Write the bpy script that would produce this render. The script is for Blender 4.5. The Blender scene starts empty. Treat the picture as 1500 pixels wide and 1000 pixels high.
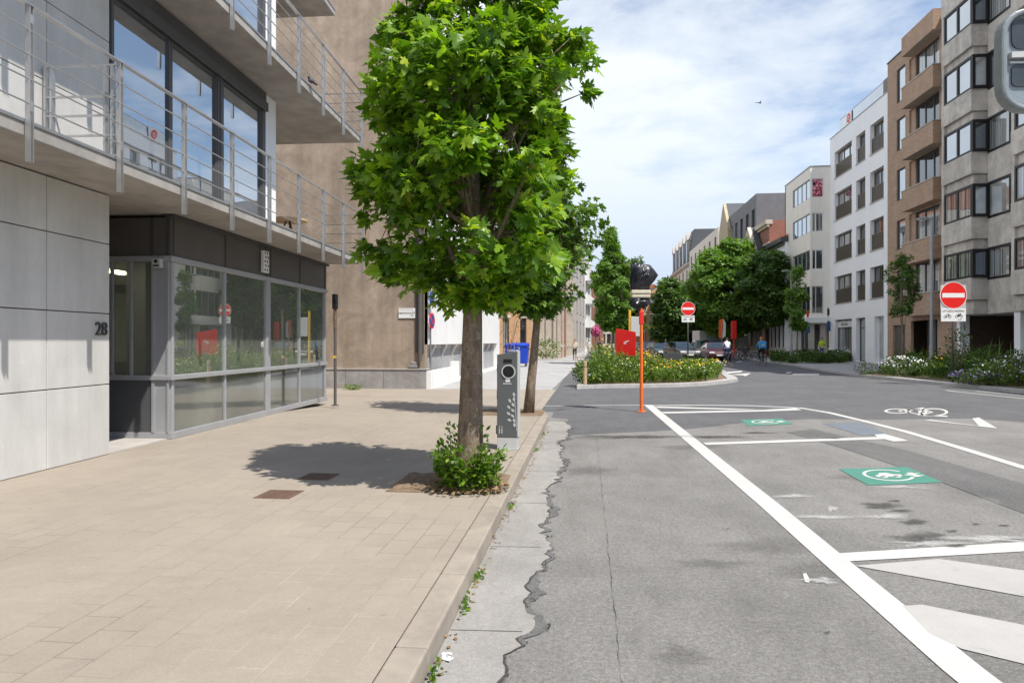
import bpy, bmesh, math, random
import numpy as np
from mathutils import Vector, Matrix
random.seed(7); rng = np.random.default_rng(7)
sc = bpy.context.scene; COL = sc.collection
R = math.radians
# ------------------------------------------------------------------ survey helpers (photo pixel -> place on the ground)
TA = .109; AA = math.atan(TA); SA, CA = math.sin(AA), math.cos(AA); EYE = 1.55
def at(px, d):
    u = (px-750)/1000
    return d*(-SA+u*CA), d*(CA+u*SA)
def P(px, py, z=0.0):
    return at(px, 1000*(EYE-z)/(py-500))
def ZZ(py, d): return EYE+(500-py)/1000*d
# ------------------------------------------------------------------ mesh builder
class MB:
    def __init__(s): s.v=[]; s.f=[]; s.m=[]
    def add(s, vs, fs, mi=0):
        o=len(s.v); s.v+= [tuple(v) for v in vs]
        for f in fs: s.f.append([i+o for i in f]); s.m.append(mi)
        return s
    def box(s, x0,x1,y0,y1,z0,z1, mi=0):
        return s.add([(x0,y0,z0),(x1,y0,z0),(x1,y1,z0),(x0,y1,z0),(x0,y0,z1),(x1,y0,z1),(x1,y1,z1),(x0,y1,z1)],
              [(0,3,2,1),(4,5,6,7),(0,1,5,4),(1,2,6,5),(2,3,7,6),(3,0,4,7)], mi)
    def quad(s,a,b,c,d,mi=0): return s.add([a,b,c,d],[(0,1,2,3)],mi)
    def tube(s, pts, r, n=8, mi=0, cap=True):
        pts=[Vector(p) for p in pts]; k=len(pts)
        rs=r if isinstance(r,(list,tuple)) else [r]*k
        vs=[]; up=None
        for i,p in enumerate(pts):
            t=(pts[min(i+1,k-1)]-pts[max(i-1,0)])
            if t.length<1e-9: t=Vector((0,0,1))
            t.normalize()
            if up is None:
                up=Vector((0,0,1)) if abs(t.z)<.9 else Vector((1,0,0))
            a=t.cross(up)
            if a.length<1e-6: a=t.cross(Vector((1,0,0)))
            a.normalize(); b=a.cross(t).normalized(); up=b
            for j in range(n):
                w=2*math.pi*j/n
                vs.append(p+a*(math.cos(w)*rs[i])+b*(math.sin(w)*rs[i]))
        fs=[]
        for i in range(k-1):
            for j in range(n):
                fs.append((i*n+j,i*n+(j+1)%n,(i+1)*n+(j+1)%n,(i+1)*n+j))
        if cap: fs.append(tuple(range(n-1,-1,-1))); fs.append(tuple((k-1)*n+j for j in range(n)))
        return s.add(vs,fs,mi)
    def bar(s,a,b,w,h,mi=0):   # rectangular bar between two points, w sideways h up
        a=Vector(a); b=Vector(b); t=(b-a).normalized()
        up=Vector((0,0,1)) if abs(t.z)<.95 else Vector((0,1,0))
        x=t.cross(up).normalized(); y=x.cross(t)
        vs=[]
        for p in (a,b):
            for sx,sy in ((-1,-1),(1,-1),(1,1),(-1,1)): vs.append(p+x*(sx*w/2)+y*(sy*h/2))
        return s.add(vs,[(3,2,1,0),(4,5,6,7),(0,1,5,4),(1,2,6,5),(2,3,7,6),(3,0,4,7)],mi)
    def prism(s, poly, z0, z1, mi=0, ax='z'):
        n=len(poly)
        def m(p,z): return (p[0],p[1],z) if ax=='z' else ((p[0],z,p[1]) if ax=='y' else (z,p[0],p[1]))
        vs=[m(p,z0) for p in poly]+[m(p,z1) for p in poly]
        fs=[tuple(range(n-1,-1,-1)),tuple(range(n,2*n))]+[(i,(i+1)%n,n+(i+1)%n,n+i) for i in range(n)]
        return s.add(vs,fs,mi)
    def poly(s, pts, mi=0): return s.add(pts,[tuple(range(len(pts)))],mi)
    def ball(s,c,r,nu=12,nv=8,mi=0):
        if not isinstance(r,(tuple,list)): r=(r,r,r)
        vs=[];fs=[]
        for i in range(nv+1):
            th=math.pi*i/nv
            for j in range(nu):
                ph=2*math.pi*j/nu
                vs.append((c[0]+r[0]*math.sin(th)*math.cos(ph),c[1]+r[1]*math.sin(th)*math.sin(ph),c[2]+r[2]*math.cos(th)))
        for i in range(nv):
            for j in range(nu): fs.append((i*nu+j,(i+1)*nu+j,(i+1)*nu+(j+1)%nu,i*nu+(j+1)%nu))
        return s.add(vs,fs,mi)
    def ring(s,c,r0,r1,n,t,ax='y',mi=0):  # flat ring with thickness t about axis
        vs=[]
        for k in (0,1):
            for r in (r0,r1):
                for j in range(n):
                    w=2*math.pi*j/n; a,b=math.cos(w)*r,math.sin(w)*r; o=(k-.5)*t
                    vs.append({'y':(c[0]+a,c[1]+o,c[2]+b),'x':(c[0]+o,c[1]+a,c[2]+b),'z':(c[0]+a,c[1]+b,c[2]+o)}[ax])
        fs=[]
        for j in range(n):
            q=(j+1)%n
            fs+=[(j,q,n+q,n+j),(2*n+j,3*n+j,3*n+q,2*n+q),(n+j,n+q,3*n+q,3*n+j),(j,2*n+j,2*n+q,q)]
        return s.add(vs,fs,mi)
    def disc(s,c,r,n,t,ax='y',mi=0):
        vs=[]
        for k in (0,1):
            for j in range(n):
                w=2*math.pi*j/n; a,b=math.cos(w)*r,math.sin(w)*r; o=(k-.5)*t
                vs.append({'y':(c[0]+a,c[1]+o,c[2]+b),'x':(c[0]+o,c[1]+a,c[2]+b),'z':(c[0]+a,c[1]+b,c[2]+o)}[ax])
        return s.add(vs,[tuple(range(n)),tuple(range(2*n-1,n-1,-1))]+[(j,n+j,n+(j+1)%n,(j+1)%n) for j in range(n)],mi)
    def build(s,name,mats,parent=None,smooth=False,bevel=0,fix=True):
        me=bpy.data.meshes.new(name); me.from_pydata(s.v,[],s.f)
        if not isinstance(mats,(list,tuple)): mats=[mats]
        for m in mats: me.materials.append(m)
        me.polygons.foreach_set('material_index',s.m)
        if smooth: me.polygons.foreach_set('use_smooth',[True]*len(s.f))
        if fix and len(s.f)<20000:
            b=bmesh.new(); b.from_mesh(me); bmesh.ops.recalc_face_normals(b,faces=b.faces); b.to_mesh(me); b.free()
        me.update()
        o=bpy.data.objects.new(name,me); COL.objects.link(o)
        if parent: o.parent=parent
        if bevel:
            md=o.modifiers.new('bevel','BEVEL'); md.width=bevel; md.segments=2; md.limit_method='ANGLE'; md.angle_limit=R(40)
        return o
def tag(o,label,cat,group=None):
    o['label']=label; o['category']=cat
    if group: o['group']=group
    return o
def thing(name,label,cat,loc=(0,0,0),rotz=0,group=None):
    o=bpy.data.objects.new(name,None); COL.objects.link(o); o.empty_display_size=.2
    o.location=loc; o.rotation_euler=(0,0,rotz); return tag(o,label,cat,group)
def struct(o,label=None,kind='structure'):
    o['kind']=kind
    if label: o['label']=label
    return o
def stuff(o,label,cat): o['kind']='stuff'; o['label']=label; o['category']=cat; return o
def dup(root,loc,rotz,label):
    r=root.copy(); COL.objects.link(r); r.location=loc; r.rotation_euler=(0,0,rotz); r['label']=label
    for ch in list(root.children):
        c=ch.copy(); COL.objects.link(c); c.parent=r
        for g in list(ch.children):
            d=g.copy(); COL.objects.link(d); d.parent=c
    return r
def text_mb(body,size,th=.004,align='CENTER',spacing=1.0):
    cu=bpy.data.curves.new('lettering','FONT'); cu.body=body; cu.size=size; cu.extrude=th/2; cu.align_x=align; cu.align_y='CENTER'; cu.space_character=spacing; cu.resolution_u=3
    o=bpy.data.objects.new('lettering',cu); COL.objects.link(o)
    dg=bpy.context.evaluated_depsgraph_get(); me=o.evaluated_get(dg).to_mesh()
    v=[tuple(x.co) for x in me.vertices]; f=[tuple(p.vertices) for p in me.polygons]
    o.evaluated_get(dg).to_mesh_clear(); bpy.data.objects.remove(o); bpy.data.curves.remove(cu)
    return v,f
def letters(mb,body,size,c,ax='y',th=.006,mi=0,spacing=1.0):  # upright lettering facing -y (ax y) , or +x (ax x)
    v,f=text_mb(body,size,th,spacing=spacing)
    if ax=='y': vs=[(c[0]+x,c[1]-z,c[2]+y) for x,y,z in v]
    elif ax=='x': vs=[(c[0]+z,c[1]+x,c[2]+y) for x,y,z in v]
    else: vs=[(c[0]+x,c[1]+y,c[2]+z) for x,y,z in v]
    return mb.add(vs,f,mi)
# ------------------------------------------------------------------ materials
MATS={}
def nm(name):
    m=bpy.data.materials.new(name); m.use_nodes=True; nt=m.node_tree; nt.nodes.clear()
    out=nt.nodes.new('ShaderNodeOutputMaterial'); MATS[name]=m
    return m,nt,out
def N(nt,t,**k):
    n=nt.nodes.new(t)
    for a,b in k.items():
        if a in n.inputs.keys() if isinstance(a,str) else False: pass
        setattr(n,a,b)
    return n
def L(nt,a,b): nt.links.new(a,b)
def coords(nt,world=False):
    if world: return nt.nodes.new('ShaderNodeNewGeometry').outputs['Position']
    return nt.nodes.new('ShaderNodeTexCoord').outputs['Object']
def noise(nt,vec,scale,detail=5,rough=.6,dist=0,stretch=None):
    if stretch:
        mp=nt.nodes.new('ShaderNodeMapping'); mp.inputs['Scale'].default_value=stretch; L(nt,vec,mp.inputs[0]); vec=mp.outputs[0]
    n=nt.nodes.new('ShaderNodeTexNoise'); n.inputs['Scale'].default_value=scale; n.inputs['Detail'].default_value=detail
    n.inputs['Roughness'].default_value=rough; n.inputs['Distortion'].default_value=dist; L(nt,vec,n.inputs['Vector'])
    return n.outputs['Fac']
def ramp(nt,fac,stops):
    r=nt.nodes.new('ShaderNodeValToRGB'); L(nt,fac,r.inputs[0]); e=r.color_ramp.elements
    while len(e)<len(stops): e.new(.5)
    for i,(p,c) in enumerate(stops):
        e[i].position=p; e[i].color=(c,c,c,1) if not isinstance(c,tuple) else (*c[:3],1)
    return r.outputs[0]
def mixc(nt,fac,a,b,mode='MIX'):
    m=nt.nodes.new('ShaderNodeMix'); m.data_type='RGBA'; m.blend_type=mode
    for sck,v in ((m.inputs[0],fac),(m.inputs[6],a),(m.inputs[7],b)):
        if hasattr(v,'links') or isinstance(v,bpy.types.NodeSocket): L(nt,v,sck)
        else: sck.default_value=v if not isinstance(v,tuple) else (*v[:3],1)
    return m.outputs[2]
def sc_(c,k): return tuple(min(1,x*k) for x in c[:3])
def bsdf(nt,out,base,rough=.7,metal=0,spec=.5,bump=None,bstr=.3,bdist=.01,coat=0):
    b=nt.nodes.new('ShaderNodeBsdfPrincipled')
    if isinstance(base,bpy.types.NodeSocket): L(nt,base,b.inputs['Base Color'])
    else: b.inputs['Base Color'].default_value=(*base[:3],1)
    if isinstance(rough,bpy.types.NodeSocket): L(nt,rough,b.inputs['Roughness'])
    else: b.inputs['Roughness'].default_value=rough
    b.inputs['Metallic'].default_value=metal; b.inputs['Specular IOR Level'].default_value=spec; b.inputs['Coat Weight'].default_value=coat
    if bump is not None:
        bp=nt.nodes.new('ShaderNodeBump'); bp.inputs['Strength'].default_value=bstr; bp.inputs['Distance'].default_value=bdist
        L(nt,bump,bp.inputs['Height']); L(nt,bp.outputs[0],b.inputs['Normal'])
    L(nt,b.outputs[0],out.inputs[0]); return b
def plain(name,c,rough=.6,var=.12,scale=3,metal=0,spec=.4,bump=.15,bscale=60,bdist=.004,coat=0,dirt=0,streak=0):
    if name in MATS: return MATS[name]
    m,nt,out=nm(name); co=coords(nt)
    f=noise(nt,co,scale,6,.65)
    base=mixc(nt,ramp(nt,f,[(.3,0.),(.7,1.)]),sc_(c,1-var),sc_(c,1+var))
    if dirt:
        g=noise(nt,co,scale*.35,8,.75,.6)
        base=mixc(nt,ramp(nt,g,[(.48,0.),(.72,dirt)]),base,sc_(c,.45))
    if streak:
        g=noise(nt,co,1.,7,.7,0,(3.5,3.5,.22))
        base=mixc(nt,ramp(nt,g,[(.5,0.),(.75,streak)]),base,sc_(c,.5))
    bsdf(nt,out,base,rough,metal,spec,noise(nt,co,bscale,3) if bump else None,bump,bdist,coat)
    return m
def brick(name,c1,c2,mortar,bw=.22,bh=.07,ms=.012,rough=.85,world=False,swap=False,flat=False,var=.25,bump=.4,offset=.5):
    if name in MATS: return MATS[name]
    m,nt,out=nm(name); co=coords(nt,world)
    s=nt.nodes.new('ShaderNodeSeparateXYZ'); L(nt,co,s.inputs[0]); cmb=nt.nodes.new('ShaderNodeCombineXYZ')
    if flat:
        L(nt,s.outputs[1 if swap else 0],cmb.inputs[0]); L(nt,s.outputs[0 if swap else 1],cmb.inputs[1])
    else:
        ad=nt.nodes.new('ShaderNodeMath'); L(nt,s.outputs[0],ad.inputs[0]); L(nt,s.outputs[1],ad.inputs[1])
        L(nt,ad.outputs[0],cmb.inputs[0]); L(nt,s.outputs[2],cmb.inputs[1])
    b=nt.nodes.new('ShaderNodeTexBrick'); L(nt,cmb.outputs[0],b.inputs[0]); b.offset=offset
    b.inputs['Scale'].default_value=1; b.inputs['Brick Width'].default_value=bw; b.inputs['Row Height'].default_value=bh; b.inputs['Mortar Size'].default_value=ms
    b.inputs['Mortar Smooth'].default_value=.3
    b.inputs['Color1'].default_value=(*c1,1); b.inputs['Color2'].default_value=(*c2,1); b.inputs['Mortar'].default_value=(*mortar,1)
    f=noise(nt,co,1.3,8,.7); base=mixc(nt,1.0,b.outputs[0],ramp(nt,f,[(.25,1-var),(.75,1+var*.3)]),'MULTIPLY')
    f2=noise(nt,co,40,3,.6); base=mixc(nt,1.0,base,ramp(nt,f2,[(.3,.86),(.7,1.)]),'MULTIPLY')
    bsdf(nt,out,base,rough,0,.3,b.outputs['Fac'],-bump,.006); return m

def asphalt(name,c,speck=.35,large=.25,scale=160):
    m,nt,out=nm(name); co=coords(nt,True)
    f=noise(nt,co,110,6,.85); base=mixc(nt,ramp(nt,f,[(.36,0.),(.64,1.)]),sc_(c,1-speck*1.25),sc_(c,1+speck*1.1))
    fm=noise(nt,co,34,7,.85); base=mixc(nt,1.,base,ramp(nt,fm,[(.34,1-1.15*speck),(.5,.97),(.66,1+1.05*speck)]),'MULTIPLY')
    v=nt.nodes.new('ShaderNodeTexVoronoi'); v.inputs['Scale'].default_value=70; L(nt,co,v.inputs['Vector'])
    base=mixc(nt,ramp(nt,v.outputs['Distance'],[(.08,.55),(.2,0.)]),base,sc_(c,1.75))
    v2=nt.nodes.new('ShaderNodeTexVoronoi'); v2.inputs['Scale'].default_value=38; L(nt,co,v2.inputs['Vector'])
    base=mixc(nt,ramp(nt,v2.outputs['Distance'],[(.06,.6),(.16,0.)]),base,sc_(c,.45))
    g=noise(nt,co,.5,9,.75,.5); base=mixc(nt,1.,base,ramp(nt,g,[(.3,1-large),(.55,1.),(.75,1+large*.4)]),'MULTIPLY')
    g2=noise(nt,co,2.2,9,.8,.3,(1.,.4,1.)); base=mixc(nt,1.,base,ramp(nt,g2,[(.3,.80),(.55,1.),(.8,1.08)]),'MULTIPLY')
    g3=noise(nt,co,1.3,10,.82,1.2); base=mixc(nt,ramp(nt,g3,[(.58,0.),(.70,.30)]),base,sc_(c,1.45))
    g4=noise(nt,co,.9,10,.8,.9,(1.,.35,1.)); base=mixc(nt,ramp(nt,g4,[(.60,0.),(.72,.38)]),base,sc_(c,.55))
    g5=noise(nt,co,11,4,.7); base=mixc(nt,ramp(nt,g5,[(.735,0.),(.765,.5)]),base,sc_(c,.4))
    bsdf(nt,out,base,.9,0,.22,f,.7,.008); return m
M_road=asphalt('asphalt_old',(.245,.236,.223)); M_new=asphalt('asphalt_new',(.138,.138,.143),.25,.18)
M_trench=asphalt('asphalt_trench',(.165,.162,.158),.3,.2); M_dark=asphalt('asphalt_dark',(.085,.082,.077),.3,.25)  # darkest asphalt tone, used for the edge crack and thin seams
M_gutter=asphalt('gutter_concrete',(.36,.342,.32),.12,.25,70)
def pavers(name,c,bw,bh,swap=True,var=.14,ms=.006,mort=.78,rows=.5):
    m,nt,out=nm(name); co=coords(nt,True)
    s=nt.nodes.new('ShaderNodeSeparateXYZ'); L(nt,co,s.inputs[0]); cmb=nt.nodes.new('ShaderNodeCombineXYZ')
    L(nt,s.outputs[1 if swap else 0],cmb.inputs[0]); L(nt,s.outputs[0 if swap else 1],cmb.inputs[1])
    b=nt.nodes.new('ShaderNodeTexBrick'); L(nt,cmb.outputs[0],b.inputs[0]); b.offset=rows
    for k,v in (('Scale',1),('Brick Width',bw),('Row Height',bh),('Mortar Size',ms),('Mortar Smooth',.4)): b.inputs[k].default_value=v
    b.inputs['Color1'].default_value=(*sc_(c,1-var*.35),1); b.inputs['Color2'].default_value=(*sc_(c,1+var*.35),1)
    jn=noise(nt,co,.9,6,.7); jc=mixc(nt,ramp(nt,jn,[(.42,0.),(.62,1.)]),sc_(c,mort),sc_(c,1.22)); L(nt,jc,b.inputs['Mortar'])
    f=noise(nt,co,.5,9,.72,.3); base=mixc(nt,1.,b.outputs[0],ramp(nt,f,[(.25,.80),(.5,.98),(.75,1.1)]),'MULTIPLY')
    f2=noise(nt,co,95,4,.75); base=mixc(nt,1.,base,ramp(nt,f2,[(.3,.84),(.7,1.06)]),'MULTIPLY')
    f3=noise(nt,co,6.,9,.8,.5); base=mixc(nt,ramp(nt,f3,[(.56,0.),(.75,.35)]),base,sc_(c,.7))
    f4=noise(nt,co,9.,4,.6); base=mixc(nt,ramp(nt,f4,[(.715,0.),(.74,.55)]),base,sc_(c,.42))
    f5=noise(nt,co,1.1,9,.8,.8,(.5,1.4,1.)); base=mixc(nt,ramp(nt,f5,[(.52,0.),(.68,.5)]),base,sc_(c,.76)); f6=noise(nt,co,2.6,9,.82,.6); base=mixc(nt,ramp(nt,f6,[(.57,0.),(.7,.4)]),base,sc_(c,1.2))
    bsdf(nt,out,base,.86,0,.25,mixc(nt,.5,b.outputs['Fac'],f2),-.25,.004); return m
M_pave=pavers('sidewalk_pavers',(.355,.306,.252),.30,.20,True,.07,.005,.66)
M_paveR=pavers('light_grey_pavers',(.40,.395,.39),.5,.3,True,.1)
M_kerb=plain('kerb_stone',(.335,.292,.243),.85,.14,5,bump=.4,bscale=90,dirt=.4)
M_kerbg=plain('granite_kerb',(.42,.41,.40),.8,.15,5,bump=.3,dirt=.4)
def paint(name,c,wear=.5,under=(.2,.2,.19)):
    m,nt,out=nm(name); co=coords(nt,True)
    f=noise(nt,co,7,9,.82,.5); base=mixc(nt,ramp(nt,f,[(wear,0.),(wear+.13,1.)]),c,under)
    f2=noise(nt,co,150,3,.7); base=mixc(nt,1.,base,ramp(nt,f2,[(.3,.85),(.7,1.03)]),'MULTIPLY')
    f3=noise(nt,co,1.2,7,.7); base=mixc(nt,1.,base,ramp(nt,f3,[(.3,.86),(.7,1.03)]),'MULTIPLY')
    bsdf(nt,out,base,.75,0,.3,f2,.3,.003); return m
M_white=paint('road_paint_white',(.60,.587,.56),.585,(.36,.35,.335)); M_worn=paint('road_paint_worn',(.47,.455,.435),.56,(.34,.33,.315)); M_scuff=paint('road_paint_scuffed',(.6,.6,.59),.44)
M_green=paint('road_paint_green',(.085,.26,.20),.56,(.19,.23,.21)); M_blue=paint('road_paint_blue',(.17,.205,.25),.46)
def concrete_panel():
    m,nt,out=nm('concrete_panel'); co=coords(nt); c=(.62,.61,.59)
    f=noise(nt,co,.8,8,.7,.4); base=mixc(nt,ramp(nt,f,[(.3,0.),(.7,1.)]),sc_(c,.88),sc_(c,1.08))
    g=noise(nt,co,1.,8,.7,0,(2.2,2.2,.3)); base=mixc(nt,1.,base,ramp(nt,g,[(.35,.86),(.65,1.03)]),'MULTIPLY')
    h=noise(nt,co,45,3,.6); base=mixc(nt,1.,base,ramp(nt,h,[(.3,.94),(.7,1.03)]),'MULTIPLY')
    bsdf(nt,out,base,.75,0,.3,h,.12,.003); return m
M_panel=concrete_panel()
M_slab=plain('balcony_concrete',(.40,.375,.345),.85,.18,2.2,bump=.3,bscale=50,dirt=.55,streak=.35)
M_soff=plain('soffit_plaster',(.46,.43,.40),.9,.07,1.2,bump=.1,dirt=.2)
M_steel=plain('brushed_steel',(.50,.50,.50),.38,.1,8,metal=.75,bump=.05)
M_alu=plain('grey_aluminium',(.40,.405,.42),.45,.06,3,metal=.25,bump=.04,dirt=.15)
M_span=plain('spandrel_brown_grey',(.105,.095,.088),.5,.1,2,bump=.03,dirt=.15)
M_shut=plain('shutter_box',(.09,.092,.096),.5,.1,3,bump=.05)
M_dgrey=plain('dark_grey_paint',(.06,.062,.065),.45,.12,5,bump=.05)
M_black=plain('black_plastic',(.012,.012,.013),.45,.2,10,bump=.05)
M_whitep=plain('white_render',(.78,.775,.76),.85,.05,.8,bump=.2,bscale=70,streak=.18)
M_whiteshade=plain('white_painted_wall',(.86,.87,.885),.85,.04,.6,bump=.15,bscale=60,dirt=.06)
def stucco(name,c):
    m,nt,out=nm(name); co=coords(nt)
    f=noise(nt,co,.9,10,.78,.6); base=mixc(nt,ramp(nt,f,[(.38,0.),(.62,1.)]),sc_(c,.74),sc_(c,1.13))
    s=noise(nt,co,1.,8,.75,0,(1.6,1.6,.16)); base=mixc(nt,1.,base,ramp(nt,s,[(.38,.80),(.6,1.03)]),'MULTIPLY')
    g=noise(nt,co,2.6,9,.8,.8); base=mixc(nt,ramp(nt,g,[(.55,0.),(.68,.5)]),base,sc_(c,.62))
    g=noise(nt,co,1.4,9,.8,.8); base=mixc(nt,ramp(nt,g,[(.56,0.),(.68,.5)]),base,sc_(c,1.22))
    h=noise(nt,co,38,5,.7); base=mixc(nt,1.,base,ramp(nt,h,[(.3,.9),(.7,1.04)]),'MULTIPLY')
    bsdf(nt,out,base,.92,0,.2,h,.5,.012); return m
M_tan=stucco('tan_stucco',(.385,.305,.238)); M_plinth=stucco('plinth_stone',(.37,.35,.34))
M_beige=plain('beige_cladding',(.82,.775,.70),.8,.05,1.,bump=.1,streak=.3)
M_gconc=stucco('grey_concrete_facade',(.60,.555,.505))
M_stone=plain('pale_stone',(.55,.49,.41),.85,.14,3,bump=.4,bscale=25,dirt=.4)
M_grstone=plain('grey_stone',(.46,.43,.40),.85,.12,2,bump=.3,dirt=.3)
M_cream=plain('cream_render',(.74,.69,.61),.85,.07,1.5,streak=.3)
M_slate=plain('slate_roof',(.07,.075,.085),.6,.25,6,bump=.4,bscale=12)
M_darkclad=plain('dark_cladding',(.15,.155,.165),.6,.1,2)
M_brown=brick('brown_brick',(.41,.25,.165),(.50,.33,.23),(.44,.36,.29),.24,.065,.01)
M_red=brick('red_brick',(.33,.11,.075),(.41,.155,.11),(.3,.25,.2),.24,.07,.01)
M_orange=brick('orange_brick',(.50,.25,.11),(.58,.32,.16),(.5,.38,.26),.24,.07,.012)
M_dbrick=brick('dark_brick',(.085,.05,.038),(.12,.07,.05),(.06,.05,.045),.3,.07,.012)
M_tile=brick('roof_tiles',(.36,.13,.07),(.42,.17,.09),(.2,.08,.05),.25,.2,.02)
M_wood=plain('raw_wood_post',(.50,.36,.21),.8,.2,9,bump=.3)
M_woodf=plain('bronze_window_frame',(.17,.125,.085),.45,.15,4)
M_bronze=plain('bronze_balustrade',(.135,.115,.09),.4,.15,4,metal=.4)
M_orangep=plain('orange_pole_paint',(.80,.15,.02),.45,.1,6,bump=.05)
M_redp=plain('red_sign_paint',(.72,.018,.015),.4,.08,4,bump=.03)
M_whitesign=plain('white_sign_film',(.78,.78,.77),.4,.03,5,bump=0)
M_bluep=plain('blue_plastic',(.008,.055,.45),.38,.12,5,bump=.05)
M_bluesign=plain('blue_sign_film',(.03,.08,.26),.4,.05,5,bump=0)
M_yellow=plain('yellow_paint',(.75,.45,.03),.5,.1,6)
M_charger=plain('charger_grey',(.105,.112,.115),.45,.06,3,bump=.04)
M_chlight=plain('charger_pale',(.48,.49,.48),.5,.06,3,bump=.04)
M_soil=plain('tree_pit_soil',(.23,.16,.105),.95,.35,14,bump=.9,bscale=35,bdist=.03,dirt=.6)
M_galv=plain('galvanised_steel',(.33,.34,.35),.5,.12,6,metal=.5)
M_rubber=plain('rubber',(.018,.018,.018),.8,.2,10)
M_rust=plain('rusty_iron',(.16,.10,.07),.8,.3,20,bump=.3)
M_inner=plain('office_wall',(.72,.69,.62),.9,.04,1)
M_innerf=plain('office_floor',(.42,.40,.37),.6,.1,2)
M_lime=plain('lime_fabric',(.45,.62,.03),.8,.1,20)
M_pink=plain('pink_flowers_mat',(.62,.14,.30),.8,.3,20)
M_skin=plain('skin',(.52,.31,.22),.6,.08,10)
def fab(n,c): return plain('cloth_'+n,c,.85,.15,14,bump=.3,bscale=80)
def carpaint(n,c): return plain('car_paint_'+n,c,.32,.04,3,metal=0,coat=.35,bump=0)
def bark():
    m,nt,out=nm('maple_bark'); co=coords(nt)
    f=noise(nt,co,1.,8,.75,.6,(22,22,5)); base=mixc(nt,ramp(nt,f,[(.3,0.),(.68,1.)]),(.105,.076,.054),(.31,.235,.17))
    g=noise(nt,co,16,9,.85,.7); base=mixc(nt,ramp(nt,g,[(.53,0.),(.60,.65)]),base,(.44,.38,.30))
    g=noise(nt,co,7,8,.8,.9); base=mixc(nt,ramp(nt,g,[(.57,0.),(.68,.6)]),base,(.24,.25,.11))
    bsdf(nt,out,base,.92,0,.2,f,1.,.03); return m
M_bark=bark()
def leafmat(name,dark,mid,light,trans=.45,tip=None,rough=.45):
    m,nt,out=nm(name); g=nt.nodes.new('ShaderNodeNewGeometry')
    st=[(0.,dark),(.55,mid),(.93,light)]
    if tip: st+=[(1.,tip)]
    c=ramp(nt,g.outputs['Random Per Island'],st)
    vn=noise(nt,coords(nt),1.1,3); c=mixc(nt,1.,c,ramp(nt,vn,[(.3,.78),(.7,1.15)]),'MULTIPLY')
    b=nt.nodes.new('ShaderNodeBsdfPrincipled'); L(nt,c,b.inputs['Base Color']); b.inputs['Roughness'].default_value=rough; b.inputs['Specular IOR Level'].default_value=.4
    t=nt.nodes.new('ShaderNodeBsdfTranslucent'); hs=mixc(nt,1.,c,(1.5,1.6,.35),'MULTIPLY'); L(nt,hs,t.inputs[0])
    x=nt.nodes.new('ShaderNodeMixShader'); x.inputs[0].default_value=trans; L(nt,b.outputs[0],x.inputs[1]); L(nt,t.outputs[0],x.inputs[2]); L(nt,x.outputs[0],out.inputs[0])
    return m
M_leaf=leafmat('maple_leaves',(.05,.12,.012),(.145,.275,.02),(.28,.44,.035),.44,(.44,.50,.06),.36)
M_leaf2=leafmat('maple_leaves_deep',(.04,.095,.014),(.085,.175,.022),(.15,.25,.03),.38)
M_leafd=leafmat('dark_tree_leaves',(.04,.085,.02),(.08,.16,.034),(.155,.255,.055),.34)
M_leafl=leafmat('street_tree_leaves',(.07,.15,.028),(.135,.255,.045),(.23,.37,.065),.38)
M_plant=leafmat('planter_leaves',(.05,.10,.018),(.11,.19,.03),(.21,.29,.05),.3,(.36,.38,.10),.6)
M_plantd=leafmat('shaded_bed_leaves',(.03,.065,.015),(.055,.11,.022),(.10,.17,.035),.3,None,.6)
M_grass=leafmat('grass_blades',(.07,.13,.02),(.11,.19,.03),(.17,.26,.05),.3,None,.6)
M_sprout=leafmat('sprout_leaves',(.06,.13,.015),(.11,.22,.02),(.20,.33,.03),.4,(.3,.4,.05))
M_fy=plain('yellow_petals',(.85,.60,.03),.7,.15,30,bump=0); M_fw=plain('white_petals',(.75,.76,.74),.7,.1,30,bump=0)
M_fp=plain('violet_petals',(.12,.085,.24),.7,.3,30,bump=0); M_fo=plain('orange_petals',(.75,.25,.03),.7,.2,30,bump=0); M_litter=plain('leaf_litter',(.25,.17,.09),.9,.4,30)
def glass_shop(name='shop_glass',gl=.32,tint=(.72,.76,.70)):
    m,nt,out=nm(name)
    g=nt.nodes.new('ShaderNodeBsdfGlossy'); g.inputs['Roughness'].default_value=0.0; g.inputs[0].default_value=(.95,.97,.93,1)
    t=nt.nodes.new('ShaderNodeBsdfTransparent'); t.inputs[0].default_value=(*tint,1)
    fr=nt.nodes.new('ShaderNodeFresnel'); fr.inputs[0].default_value=1.55
    a=nt.nodes.new('ShaderNodeMath'); a.operation='MULTIPLY_ADD'; a.inputs[1].default_value=1.6; a.inputs[2].default_value=gl; a.use_clamp=True; L(nt,fr.outputs[0],a.inputs[0])
    x=nt.nodes.new('ShaderNodeMixShader'); L(nt,a.outputs[0],x.inputs[0]); L(nt,t.outputs[0],x.inputs[1]); L(nt,g.outputs[0],x.inputs[2])
    d=nt.nodes.new('ShaderNodeBsdfDiffuse'); co=coords(nt); f=noise(nt,co,1.,7,.7,.3,(2.,2.,.7)); L(nt,mixc(nt,ramp(nt,f,[(.3,0.),(.7,1.)]),(.30,.33,.28),(.44,.47,.41)),d.inputs[0])   # pale haze mixed into the glass colour to brighten the dark panes
    y=nt.nodes.new('ShaderNodeMixShader'); y.inputs[0].default_value=.24; L(nt,x.outputs[0],y.inputs[1]); L(nt,d.outputs[0],y.inputs[2]); L(nt,y.outputs[0],out.inputs[0]); return m
M_shop=glass_shop()
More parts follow.
